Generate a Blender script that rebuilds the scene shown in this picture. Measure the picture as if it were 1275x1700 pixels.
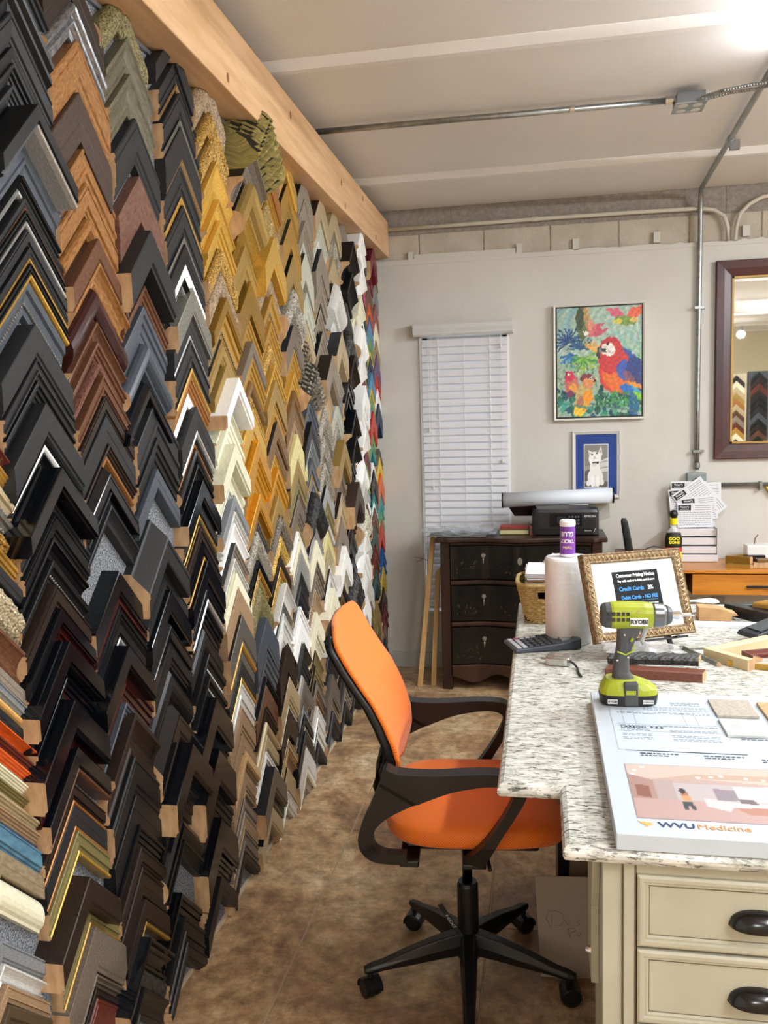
import bpy, bmesh, math, random
import numpy as np
from mathutils import Vector, Matrix

for _o in list(bpy.data.objects): bpy.data.objects.remove(_o)
SC = bpy.context.scene
COL = SC.collection
PI = math.pi
rnd = random.Random(7)

# ------------------------------------------------------------------ camera
def make_camera():
    y, p, r = math.radians(-10.62), math.radians(-6.15), math.radians(-1.64)
    f = Vector((math.sin(y)*math.cos(p), math.cos(y)*math.cos(p), math.sin(p)))
    rt = Vector((math.cos(y), -math.sin(y), 0)); up = rt.cross(f)
    c, s = math.cos(r), math.sin(r)
    rt, up = c*rt + s*up, -s*rt + c*up
    cam = bpy.data.cameras.new('camera'); ob = bpy.data.objects.new('camera', cam)
    COL.objects.link(ob)
    m = Matrix(((rt.x, up.x, -f.x), (rt.y, up.y, -f.y), (rt.z, up.z, -f.z))).to_4x4()
    m.translation = (0, 0, 1.6)
    ob.matrix_world = m
    cam.sensor_fit = 'HORIZONTAL'; cam.sensor_width = 36; cam.lens = 1400*36/1275
    cam.clip_start = .05; cam.clip_end = 60
    SC.camera = ob
make_camera()

# ------------------------------------------------------------------ daylight outside, exposure
W = bpy.data.worlds.new('overcast_daylight'); SC.world = W; W.use_nodes = True
W.node_tree.nodes['Background'].inputs[0].default_value = (.78, .88, 1, 1)
W.node_tree.nodes['Background'].inputs[1].default_value = 1.6
vs = SC.view_settings
vs.view_transform = 'Standard'; vs.look = 'None'; vs.gamma = 1; vs.use_curve_mapping = False
vs.exposure = 0.0
# ceiling strip lamps: (x, y, length along y, watts); each is built by strip_lamp() further down
LAMPS = [(.90, 2.72, 1.25, 28), (1.5, -.2, 1.25, 34), (3.1, 2.8, 1.25, 86), (3.1, -.6, 1.25, 45), (.9, -2.8, 1.25, 40)]

# ------------------------------------------------------------------ helpers: materials
def lin(c):
    if isinstance(c, str):
        c = [int(c[i:i+2], 16)/255 for i in (0, 2, 4)]
    return tuple((v/12.92 if v <= .04045 else ((v+.055)/1.055)**2.4) for v in c) + (1,)
MATS = {}
def mat(name, col, rough=.5, metal=0, col2=None, nscale=20, stretch=(1, 1, 1), ncontrast=(.35, .65),
        bump=0, bscale=None, coat=0, emit=0, uv=False, detail=4, alpha=1, trans=0, ior=1.45, spec=.5):
    if name in MATS: return MATS[name]
    m = bpy.data.materials.new(name); m.use_nodes = True
    nt = m.node_tree; N = nt.nodes; L = nt.links; b = N['Principled BSDF']
    b.inputs['Base Color'].default_value = lin(col)
    b.inputs['Roughness'].default_value = rough
    b.inputs['Metallic'].default_value = metal
    b.inputs['Specular IOR Level'].default_value = spec
    if coat: b.inputs['Coat Weight'].default_value = coat; b.inputs['Coat Roughness'].default_value = .08
    if trans: b.inputs['Transmission Weight'].default_value = trans; b.inputs['IOR'].default_value = ior
    if alpha < 1: b.inputs['Alpha'].default_value = alpha
    if emit: b.inputs['Emission Color'].default_value = lin(col); b.inputs['Emission Strength'].default_value = emit
    if col2 or bump:
        tc = N.new('ShaderNodeTexCoord'); mp = N.new('ShaderNodeMapping')
        mp.inputs['Scale'].default_value = stretch
        L.new(tc.outputs['UV' if uv else 'Object'], mp.inputs[0])
    if col2:
        nz = N.new('ShaderNodeTexNoise'); nz.inputs['Scale'].default_value = nscale; nz.inputs['Detail'].default_value = detail
        L.new(mp.outputs[0], nz.inputs['Vector'])
        cr = N.new('ShaderNodeValToRGB'); e = cr.color_ramp.elements
        e[0].position, e[1].position = ncontrast; e[0].color = lin(col); e[1].color = lin(col2)
        L.new(nz.outputs['Fac'], cr.inputs[0]); L.new(cr.outputs[0], b.inputs['Base Color'])
    if bump:
        n2 = N.new('ShaderNodeTexNoise'); n2.inputs['Scale'].default_value = bscale or nscale; n2.inputs['Detail'].default_value = 3
        L.new(mp.outputs[0], n2.inputs['Vector'])
        bp = N.new('ShaderNodeBump'); bp.inputs['Strength'].default_value = bump; bp.inputs['Distance'].default_value = .004
        L.new(n2.outputs['Fac'], bp.inputs['Height']); L.new(bp.outputs[0], b.inputs['Normal'])
    MATS[name] = m
    return m
def vcol_mat():
    if 'print' in MATS: return MATS['print']
    m = bpy.data.materials.new('print'); m.use_nodes = True; N = m.node_tree.nodes
    a = N.new('ShaderNodeAttribute'); a.attribute_name = 'Col'
    m.node_tree.links.new(a.outputs['Color'], N['Principled BSDF'].inputs['Base Color'])
    N['Principled BSDF'].inputs['Roughness'].default_value = .45
    MATS['print'] = m; return m

# ------------------------------------------------------------------ helpers: objects
def meshobj(name, verts, faces, mats, parent=None, fm=None, uvs=None, smooth=False, loc=None, recalc=True, bevel=0, bseg=2):
    me = bpy.data.meshes.new(name)
    me.from_pydata([tuple(v) for v in verts], [], [tuple(f) for f in faces])
    for m in (mats if isinstance(mats, (list, tuple)) else [mats]): me.materials.append(m)
    if fm: me.polygons.foreach_set('material_index', fm)
    if uvs is not None:
        ul = me.uv_layers.new(name='UVMap'); flat = []
        for p in me.polygons:
            for vi in p.vertices: flat.extend(uvs[vi])
        ul.data.foreach_set('uv', flat)
    if recalc:
        bm = bmesh.new(); bm.from_mesh(me); bmesh.ops.recalc_face_normals(bm, faces=bm.faces); bm.to_mesh(me); bm.free()
    if smooth: me.polygons.foreach_set('use_smooth', [True]*len(me.polygons))
    me.update()
    o = bpy.data.objects.new(name, me); COL.objects.link(o)
    if parent: o.parent = parent
    if loc: o.location = loc
    if bevel:
        b = o.modifiers.new('bevel', 'BEVEL'); b.width = bevel; b.segments = bseg; b.limit_method = 'ANGLE'; b.angle_limit = .6
    return o
def thing(name, label, cat, loc=(0, 0, 0), rotz=0, group=None):
    o = bpy.data.objects.new(name, None); COL.objects.link(o); o.empty_display_size = .05
    o.location = loc; o.rotation_euler = (0, 0, rotz); o['label'] = label; o['category'] = cat
    if group: o['group'] = group
    return o
def tag(o, label, cat, group=None):
    o['label'] = label; o['category'] = cat
    if group: o['group'] = group
    return o
def struct(o, label=None):
    o['kind'] = 'structure'
    if label: o['label'] = label
    return o
class MB:
    def __init__(s): s.v = []; s.f = []; s.m = []
    def add(s, vs, fs, mi=0):
        n = len(s.v); s.v += [tuple(v) for v in vs]; s.f += [tuple(i+n for i in f) for f in fs]; s.m += [mi]*len(fs); return s
    def box(s, x0, x1, y0, y1, z0, z1, mi=0, M=None):
        vs = [(x, y, z) for z in (z0, z1) for y in (y0, y1) for x in (x0, x1)]
        if M is not None: vs = [tuple(M @ Vector(v)) for v in vs]
        return s.add(vs, [(0, 2, 3, 1), (4, 5, 7, 6), (0, 1, 5, 4), (2, 6, 7, 3), (0, 4, 6, 2), (1, 3, 7, 5)], mi)
    def prism(s, poly, axis, a0, a1, mi=0, M=None):
        n = len(poly)
        def P(p, a): return {'x': (a, p[0], p[1]), 'y': (p[0], a, p[1]), 'z': (p[0], p[1], a)}[axis]
        vs = [P(p, a0) for p in poly] + [P(p, a1) for p in poly]
        if M is not None: vs = [tuple(M @ Vector(v)) for v in vs]
        fs = [tuple(range(n))[::-1], tuple(range(n, 2*n))] + [(i, (i+1) % n, n+(i+1) % n, n+i) for i in range(n)]
        return s.add(vs, fs, mi)
    def tube(s, pts, r, n=10, mi=0, cap=True):
        pts = [Vector(p) for p in pts]; rs = r if isinstance(r, (list, tuple)) else [r]*len(pts)
        ref = Vector((0, 0, 1)); vs = []; fs = []
        for i, p in enumerate(pts):
            d = (pts[min(i+1, len(pts)-1)] - pts[max(i-1, 0)]).normalized()
            a = d.cross(ref)
            if a.length < .05: a = d.cross(Vector((0, 1, 0)))
            a.normalize(); b = d.cross(a)
            for k in range(n):
                t = 2*PI*k/n; vs.append(p + rs[i]*(math.cos(t)*a + math.sin(t)*b))
        for i in range(len(pts)-1):
            for k in range(n): fs.append((i*n+k, i*n+(k+1) % n, (i+1)*n+(k+1) % n, (i+1)*n+k))
        if cap: fs += [tuple(range(n))[::-1], tuple(range((len(pts)-1)*n, len(pts)*n))]
        return s.add(vs, fs, mi)
    def lathe(s, prof, c=(0, 0, 0), n=20, mi=0, sx=1, sy=1):
        vs = []; fs = []
        for r, z in prof:
            for k in range(n):
                t = 2*PI*k/n; vs.append((c[0]+sx*r*math.cos(t), c[1]+sy*r*math.sin(t), c[2]+z))
        for i in range(len(prof)-1):
            for k in range(n): fs.append((i*n+k, i*n+(k+1) % n, (i+1)*n+(k+1) % n, (i+1)*n+k))
        fs += [tuple(range(n))[::-1], tuple(range((len(prof)-1)*n, len(prof)*n))]
        return s.add(vs, fs, mi)
    def ball(s, c, r, n=8, m=5, mi=0, sc=(1, 1, 1)):
        vs = []; fs = []
        for i in range(1, m):
            a = PI*i/m
            for k in range(n):
                t = 2*PI*k/n; vs.append((c[0]+sc[0]*r*math.sin(a)*math.cos(t), c[1]+sc[1]*r*math.sin(a)*math.sin(t), c[2]+sc[2]*r*math.cos(a)))
        for i in range(m-2):
            for k in range(n): fs.append((i*n+k, i*n+(k+1) % n, (i+1)*n+(k+1) % n, (i+1)*n+k))
        fs += [tuple(range(n))[::-1], tuple(range((m-2)*n, (m-1)*n))]
        return s.add(vs, fs, mi)
    def grid(s, P, mi=0):
        R = len(P); C = len(P[0]); vs = [p for row in P for p in row]
        return s.add(vs, [(i*C+j, i*C+j+1, (i+1)*C+j+1, (i+1)*C+j) for i in range(R-1) for j in range(C-1)], mi)
    def build(s, name, mats, parent=None, **k):
        return meshobj(name, s.v, s.f, mats, parent, fm=s.m if isinstance(mats, (list, tuple)) and len(mats) > 1 else None, **k)
def frame_M(o, ex, ey, ez):
    ex, ey, ez = Vector(ex), Vector(ey), Vector(ez)
    m = Matrix(((ex.x, ey.x, ez.x), (ex.y, ey.y, ez.y), (ex.z, ey.z, ez.z))).to_4x4(); m.translation = o; return m
def text(name, s, size, M, material, parent=None, align='CENTER', bold=0, sx=1, ext=.0004):
    """lettering as flat mesh: text x -> M x, text y -> M y, normal -> M z"""
    cu = bpy.data.curves.new(name, 'FONT'); cu.body = s; cu.size = size; cu.align_x = align; cu.align_y = 'CENTER'
    cu.resolution_u = 2; cu.extrude = ext; cu.offset = bold
    t = bpy.data.objects.new(name, cu); COL.objects.link(t)
    bpy.context.view_layer.update()
    me = bpy.data.meshes.new_from_object(t.evaluated_get(bpy.context.evaluated_depsgraph_get()))
    bpy.data.objects.remove(t); bpy.data.curves.remove(cu)
    me.transform(M @ Matrix.Diagonal((sx, 1, 1, 1))); me.materials.clear(); me.materials.append(material)
    o = bpy.data.objects.new(name, me); COL.objects.link(o)
    if parent: o.parent = parent
    return o
def painted(name, img, w, h, M, parent=None):
    """flat printed picture: one vertex per pixel of a numpy raster img[row from top, col, rgb sRGB 0..1]"""
    R, C = img.shape[:2]
    xs, ys = np.meshgrid(np.linspace(0, w, C), np.linspace(h, 0, R))
    Mn = np.array(M); P = np.stack([xs, ys, np.zeros_like(xs), np.ones_like(xs)], -1).reshape(-1, 4) @ Mn.T
    idx = np.arange(R*C).reshape(R, C)
    F = np.stack([idx[1:, :-1], idx[1:, 1:], idx[:-1, 1:], idx[:-1, :-1]], -1).reshape(-1, 4)
    me = bpy.data.meshes.new(name); me.from_pydata(P[:, :3].tolist(), [], F.tolist())
    c = np.clip(img.reshape(-1, 3), 0, 1); c = np.where(c <= .04045, c/12.92, ((c+.055)/1.055)**2.4)
    a = me.color_attributes.new('Col', 'FLOAT_COLOR', 'POINT')
    a.data.foreach_set('color', np.concatenate([c, np.ones((len(c), 1))], 1).astype(np.float32).ravel())
    me.materials.append(vcol_mat()); o = bpy.data.objects.new(name, me); COL.objects.link(o)
    if parent: o.parent = parent
    return o
class Raster:
    def __init__(s, C, R, bg): s.a = np.ones((R, C, 3))*np.array(bg)/255.; s.Y, s.X = np.mgrid[0:R, 0:C]; s.X = s.X/C; s.Y = s.Y/R; s.r = np.random.RandomState(3)
    def put(s, mask, col, k=1, jit=0):
        c = np.array(col)/255.
        if jit: c = c + s.r.randn(*s.X.shape)[..., None]*jit*np.array([1, .8, .9])
        m = (np.clip(mask, 0, 1)*k)[..., None]; s.a = s.a*(1-m) + c*m
    def ell(s, x, y, rx, ry, col, ang=0, k=1, jit=0):
        c, t = math.cos(ang), math.sin(ang); dx, dy = s.X-x, s.Y-y
        d = ((dx*c+dy*t)/rx)**2 + ((-dx*t+dy*c)/ry)**2
        s.put((1.08-d)/.16, col, k, jit)
    def poly(s, pts, col, k=1, jit=0):
        m = np.zeros(s.X.shape, bool); n = len(pts)
        for i in range(n):
            x0, y0 = pts[i]; x1, y1 = pts[(i+1) % n]
            if y0 == y1: continue
            c = ((s.Y >= min(y0, y1)) & (s.Y < max(y0, y1))); m ^= c & (s.X < (x1-x0)*(s.Y-y0)/(y1-y0)+x0)
        s.put(m*1., col, k, jit)
    def line(s, x0, y0, x1, y1, w, col, k=1):
        dx, dy = x1-x0, y1-y0; t = np.clip(((s.X-x0)*dx+(s.Y-y0)*dy)/(dx*dx+dy*dy+1e-9), 0, 1)
        d = np.hypot(s.X-x0-t*dx, s.Y-y0-t*dy); s.put((w-d)/w*2, col, k)
# ------------------------------------------------------------------ materials
M_wall = mat('painted_wall', 'cfcdc7', .75, col2='c6c3bb', nscale=1.6, bump=.55, bscale=14)
M_upper = mat('painted_block', 'bfb5a6', .85, col2='b0a696', nscale=6, bump=.9, bscale=60)
M_rough = mat('bare_block', '8f8780', .95, col2='a39a90', nscale=40, bump=1.6, bscale=150)
M_ceil = mat('ceiling_paint', 'e6e3e0', .8, col2='dedad6', nscale=1.2, bump=.15, bscale=30)
M_beam = mat('fir_beam', 'dbb58c', .55, col2='c89f74', nscale=5, stretch=(6, .6, 6), bump=.1)
M_knot = mat('beam_knot', '8a5a34', .6)
M_pine = mat('raw_end_grain', 'cba880', .75, col2='ae8a62', nscale=60, stretch=(1, 1, .3))
M_black = mat('black_plastic', '101113', .38)
M_blackg = mat('black_gloss', '0b0b0d', .18)
M_steel = mat('galvanised_steel', 'a5a8a8', .32, metal=.9, col2='8f9292', nscale=30)
M_chrome = mat('chrome', 'd8d8d8', .12, metal=1)
M_white = mat('white_plastic', 'ebebe9', .4)
M_paper = mat('white_paper', 'e9ebee', .7)
M_pipe = mat('painted_pipe', 'c9c2b4', .6)
# ------------------------------------------------------------------ room shell
YB = 5.32                                   # face of the back wall
def tile_material():
    m = bpy.data.materials.new('slate_look_tile'); m.use_nodes = True; nt = m.node_tree; N = nt.nodes; L = nt.links; b = N['Principled BSDF']
    g = N.new('ShaderNodeNewGeometry')
    n1 = N.new('ShaderNodeTexNoise'); n1.inputs['Scale'].default_value = 2.2; n1.inputs['Detail'].default_value = 9; n1.inputs['Roughness'].default_value = .68; n1.inputs['Distortion'].default_value = .7
    n2 = N.new('ShaderNodeTexNoise'); n2.inputs['Scale'].default_value = 16; n2.inputs['Detail'].default_value = 8; n2.inputs['Roughness'].default_value = .75
    L.new(g.outputs['Position'], n1.inputs['Vector']); L.new(g.outputs['Position'], n2.inputs['Vector'])
    r1 = N.new('ShaderNodeValToRGB'); e = r1.color_ramp.elements
    e[0].position = .30; e[0].color = lin('8e7660'); e[1].position = .72; e[1].color = lin('efe4cc')
    for p, c in ((.42, 'a88566'), (.5, 'c4a27a'), (.6, 'dcc29c')): x = e.new(p); x.color = lin(c)
    L.new(n1.outputs['Fac'], r1.inputs[0])
    r2 = N.new('ShaderNodeValToRGB'); e = r2.color_ramp.elements
    e[0].position = .38; e[0].color = (.40, .36, .31, 1); e[1].position = .66; e[1].color = (1.25, 1.25, 1.25, 1)
    L.new(n2.outputs['Fac'], r2.inputs[0])
    mx = N.new('ShaderNodeMix'); mx.data_type = 'RGBA'; mx.blend_type = 'MULTIPLY'; mx.inputs[0].default_value = .85
    L.new(r1.outputs[0], mx.inputs[6]); L.new(r2.outputs[0], mx.inputs[7]); L.new(mx.outputs[2], b.inputs['Base Color'])
    mr = N.new('ShaderNodeMapRange'); mr.inputs[3].default_value = .25; mr.inputs[4].default_value = .6
    L.new(n2.outputs['Fac'], mr.inputs[0]); L.new(mr.outputs[0], b.inputs['Roughness'])
    bp = N.new('ShaderNodeBump'); bp.inputs['Strength'].default_value = .5; bp.inputs['Distance'].default_value = .004
    L.new(n2.outputs['Fac'], bp.inputs['Height']); L.new(bp.outputs[0], b.inputs['Normal'])
    return m
M_tile = tile_material()
M_grout = mat('grout', 'a8957c', .9)
XR, YF, ZC = 4.2, -4.1, 2.885
fl = struct(MB().box(-1.2, XR+.1, YF-.1, YB+.2, -.1, -.003).build('floor', M_grout))
T = .57
tm = None
for i in range(-1, 9):
    for j in range(-12, 5):
        x0 = -.745 + T*i; y0 = 2.52 + T*j
        xa, xb = max(x0, -1.1), min(x0+T, XR); ya, yb = max(y0, YF), min(y0+T, YB)
        if xb-xa < .03 or yb-ya < .03: continue
        full = (xb-xa > T-1e-4) and (yb-ya > T-1e-4)
        if full and tm:
            o = bpy.data.objects.new('tile', tm); COL.objects.link(o); o.parent = fl; o.location = (xa, ya, 0)
        else:
            g = .0022; w, h = xb-xa, yb-ya; c = .0025
            b = MB(); b.add([(g, g, -.0035), (w-g, g, -.0035), (w-g, h-g, -.0035), (g, h-g, -.0035), (g+c, g+c, 0), (w-g-c, g+c, 0), (w-g-c, h-g-c, 0), (g+c, h-g-c, 0)],
                           [(4, 5, 6, 7), (0, 1, 5, 4), (1, 2, 6, 5), (2, 3, 7, 6), (3, 0, 4, 7)])
            o = b.build('tile', M_tile, fl, loc=(xa, ya, 0), recalc=False)
            if full: tm = o.data
# ceiling: precast planks with shallow downstand joints
ce = struct(MB().box(-1.2, XR+.1, YF-.1, YB+.2, 2.90, 3.0).build('ceiling', M_ceil))
ys = [YF, -3.1, -1.57, -.02, 1.53, 3.07, 4.60, YB+.02]
for a, b_ in zip(ys[:-1], ys[1:]):
    MB().prism([(a, 2.91), (a+.004, 2.897), (a+.034, 2.872), (a+.060, 2.870), (a+.095, 2.892), (b_-.012, 2.899), (b_-.004, 2.91)], 'x', -1.13, XR).build('ceiling_plank', M_ceil, ce)
# ragged nicks and stains of the painted slab are left to the material
wl = struct(MB().box(-1.25, -1.135, YF-.1, YB+.2, 0, 2.905).build('wall_left', M_wall))
struct(MB().box(XR, XR+.1, YF-.1, YB+.2, 0, 2.905).build('wall_right', M_wall))
struct(MB().box(-1.2, XR, YF-.1, YF, 0, 2.905).build('wall_front', mat('front_wall_paint', 'c9bd9f', .8)))
# back wall with window opening
wx0, wx1, wz0, wz1 = -.735, -.195, .37, 2.115
wb = MB()
ye = YB+.2
wb.box(-1.13, wx0, YB, ye, 0, 2.58); wb.box(wx1, XR, YB, ye, 0, 2.58); wb.box(wx0, wx1, YB, ye, 0, wz0); wb.box(wx0, wx1, YB, ye, wz1, 2.58)
wall = struct(wb.build('wall_back', M_wall))
MB().box(-1.13, XR, YB+.027, ye, 2.58, 2.905).build('mortar_bed', M_rough, wall)
# ragged top edge of the plaster skim
r2 = random.Random(2); poly = [(-1.1, 2.55)]
xx = -1.1; prof = []
while xx < XR: prof.append((xx, 2.588 + r2.uniform(-.006, .006))); xx += r2.uniform(.02, .06)
poly = [(-1.1, 2.56)] + prof + [(XR, 2.59), (XR, 2.56)]
MB().prism(poly[::-1], 'y', YB-.004, YB+.036).build('plaster_edge', M_wall, wall)
# concrete blocks above the skim, joints recessed
for row, (z0, z1) in enumerate(((2.575, 2.745), (2.751, 2.905))):
    x = -1.1 + (.17 if row else -.03)
    k = 0
    while x < XR:
        a, b_ = max(x, -1.1), min(x+.394, XR)
        if b_-a > .03:
            d = r2.uniform(0, .004)
            MB().box(a+.0015, b_-.0015, YB+.0225+d, YB+.05, z0+.001, z1-.001).build('block', M_upper if row == 0 else M_rough, wall, bevel=.002, bseg=1)
        x += .40
# furring blocks and rail left above the skim
for x, w, z in ((-.80, .03, 2.615), (-.135, .035, 2.625), (.20, .035, 2.632), (.665, .038, 2.64), (1.16, .04, 2.645)):
    MB().box(x, x+w, YB+.002, YB+.03, z-.04, z+.022).build('furring_stub', M_wall, wall)
MB().box(-.765, -.14, YB+.004, YB+.03, 2.585, 2.62, M=None).build('furring_rail', M_wall, wall)
struct(MB().box(-1.1, XR, YB-.014, YB, 0, .10).build('baseboard_back', mat('baseboard_paint', 'b9bab6', .6)))
# window behind the blind
wn = MB()
for a in ((wx0, wx0+.035, wz0, wz1), (wx1-.035, wx1, wz0, wz1), (wx0, wx1, wz0, wz0+.035), (wx0, wx1, wz1-.035, wz1), (wx0, wx1, 1.2, 1.235)):
    wn.box(a[0], a[1], YB+.10, YB+.14, a[2], a[3])
win = struct(wn.build('window_1', M_white))
MB().box(wx0+.03, wx1-.03, YB+.117, YB+.121, wz0+.03, wz1-.03).build('pane', mat('window_glass', 'ffffff', .02, trans=1, ior=1.1), win)
# header beam over the display wall
bm_ = thing('timber_beam', 'long pale timber beam running along the top of the sample wall', 'beam', (-.985, 1.5, 2.61))
bb = MB().box(-.148, .065, -2.0, YB-1.5, 0, .215); bb.build('beam_body', M_beam, bm_, bevel=.004)
kb = MB()
for y, z in ((.55, .05), (1.05, .035), (1.72, .15), (2.55, .12), (2.62, .03), (3.4, .04), (3.05, .17)):
    kb.ball((.0655, y, z), .014, n=8, m=4, sc=(.12, .8, 1.3))
kb.build('knot', M_knot, bm_)
# ------------------------------------------------------------------ display board
M_carpet = mat('grey_carpet', '44474c', .95, col2='9a9da3', nscale=230, ncontrast=(.38, .62), bump=.8, bscale=500, detail=2)
bd = thing('display_board', 'grey carpet covered display board under the timber beam holding corner samples', 'board', (-1.03, 3.1, 0))
MB().box(-.068, 0, -2.2, 2.2, .006, 2.63).build('carpet_panel', M_carpet, bd)
MB().box(-.07, .008, -2.2, 2.2, 0, .012).build('bottom_trim', mat('trim_strip', 'c8b79c', .5), bd)
MB().box(-.0, .010, -2.2, 2.2, 2.592, 2.604).build('top_trim', mat('alu_strip', '8d9298', .35, metal=.8), bd)

# ------------------------------------------------------------------ frame corner samples
PAL = {  # name: (colour, second colour, roughness, metallic, noise scale, words)
 'blk': ('0e0e10', '1b1c1e', .34, 0, 30, 'matte black'), 'blkg': ('08090c', '101218', .13, 0, 10, 'gloss black'), 'blko': ('0f0f10', '4a4a48', .38, .2, 11, 'black'),
 'char': ('1e1f21', '2a2b2d', .42, 0, 25, 'charcoal'), 'slate': ('3a3f46', '4b525c', .3, 0, 14, 'slate grey'), 'esp': ('1d1512', '30241e', .38, 0, 22, 'espresso'),  # slate: ceiling light reflected in gloss black, put into the grey; some truly slate
 'espw': ('33261f', '4a3a32', .4, 0, 18, 'worn espresso'), 'wal': ('472c1f', '6e4a33', .35, 0, 26, 'walnut'), 'walg': ('4a2c24', '7a5448', .2, 0, 26, 'polished walnut'),
 'wea': ('4f463d', '7e7264', .5, .1, 40, 'weathered brown'), 'burl': ('6e4726', 'a27341', .35, 0, 16, 'burl wood'), 'mah': ('4c2018', '70352a', .35, 0, 24, 'mahogany'),
 'mahg': ('230c0c', '3a1413', .14, 0, 14, 'dark mahogany'), 'mahr': ('7e4140', '985350', .4, 0, 20, 'dusty red'), 'gold': ('a0762c', 'c79d4c', .36, .5, 60, 'gold'),
 'goldb': ('c0923a', 'dfb95a', .3, .5, 30, 'bright gold'), 'goldd': ('7d5c1c', 'a57f30', .35, .55, 30, 'dark gold'), 'goldo': ('b9801c', 'd69c30', .3, .5, 20, 'orange gold'),
 'gold2': ('8c7238', 'b8995a', .38, .5, 50, 'antique gold'), 'bro': ('61462a', '8f6f46', .4, .4, 50, 'bronze'), 'bronze': ('3c3226', '6b583a', .4, .4, 90, 'dark bronze'),
 'cop': ('8e5a2c', 'b9824a', .38, .5, 50, 'copper'), 'champ': ('a8956f', 'c8b999', .4, .35, 40, 'champagne'), 'cream': ('d9d4b4', 'e9e6d2', .45, 0, 20, 'cream'),
 'creamg': ('c4c2a4', 'dcdac2', .45, 0, 14, 'pale cream'), 'creamy': ('c4b878', 'ddd39c', .4, .1, 14, 'yellow cream'), 'dgrn': ('243c3a', '35544f', .4, 0, 14, 'dark green'),
 'dsil': ('4c4d50', 'a0a2a6', .3, .6, 14, 'dark silver'), 'sil': ('a8a9a8', 'cfcfcd', .3, .6, 30, 'silver'), 'sild': ('6e6d64', 'a09f95', .35, .6, 30, 'tarnished silver'),
 'silw': ('bdbdb8', 'e4e4e0', .4, .2, 30, 'whitewashed silver'), 'grey': ('6a6d70', '8c9092', .45, .1, 40, 'grey'), 'olive': ('6a613a', '8c8154', .45, .25, 60, 'olive'),
 'olivd': ('4a4638', '6c6650', .45, 0, 14, 'dark olive'), 'olivet': ('74664f', '95866c', .5, 0, 14, 'olive tan'), 'orange': ('bf4718', 'db6a2c', .3, 0, 14, 'burnt orange'),
 'orn1': ('4a3a2a', 'b59c7c', .45, .3, 18, 'antiqued silver'), 'pew': ('55524d', '86827a', .35, .5, 40, 'pewter'), 'pewo': ('35322d', 'b5ae9e', .38, .4, 18, 'pewter'),
 'pine': ('c2904c', 'd6ab68', .55, 0, 30, 'natural pine'), 'pinek': ('b8925e', 'd3b284', .55, 0, 30, 'natural maple'), 'pink': ('a22e60', 'bc4a78', .4, 0, 14, 'magenta'),
 'purp': ('4a3a66', '65527f', .4, 0, 14, 'purple'), 'red': ('a5261c', 'c23b2a', .35, 0, 14, 'red'), 'rope': ('7d7440', 'b8ac70', .38, .4, 12, 'olive gold'),
 'rust': ('4d382f', '7c5544', .45, 0, 12, 'rusted brown'), 'sage': ('a0a392', 'bfc1b2', .45, .1, 30, 'sage'), 'sky': ('3f789c', '5c96b8', .4, 0, 14, 'sky blue'),
 'blue': ('3f6378', '5d859a', .45, 0, 10, 'washed blue'), 'blue2': ('174c8c', '2763a6', .4, 0, 14, 'royal blue'), 'tan': ('836a50', 'a88c6c', .45, 0, 40, 'tan'),
 'taupe': ('766b5e', '968b7c', .42, .15, 40, 'taupe'), 'teal': ('2f7d80', '4b9c9b', .4, 0, 14, 'teal'), 'wht': ('e9e9e6', 'f4f4f2', .45, 0, 14, 'white'),
 'yel': ('cba62a', 'e3c54c', .4, 0, 14, 'yellow'), 'grn': ('5f8048', '86a066', .4, 0, 14, 'green'), 'navy': ('18283f', '24395a', .4, 0, 14, 'navy'), 'mar': ('55141f', '75242f', .35, 0, 14, 'maroon')}
def pal(k, carved=False):
    c, c2, r, m, ns, w = PAL[k]
    if carved and k not in ('blko', 'orn1', 'pewo', 'bronze'):
        dk = ''.join('%02x' % int(int(c[i:i+2], 16)*.5) for i in (0, 2, 4))
        return mat('finish_carved_'+k, dk, .42, m*.7, col2=c2, nscale=20, uv=True, ncontrast=(.34, .62), bump=.9, bscale=20, detail=6)
    orn = k in ('blko', 'orn1', 'pewo', 'bronze')
    return mat('finish_'+k, c, r, m, col2=c2, nscale=ns, uv=True, stretch=(.35, 1, 1) if not orn else (1, 1, 1), ncontrast=(.3, .7), bump=.5 if orn else (.12 if r > .2 else 0), bscale=ns*2 if orn else 120, spec=.32 if (r > .3 and m == 0) else .5)
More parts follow.
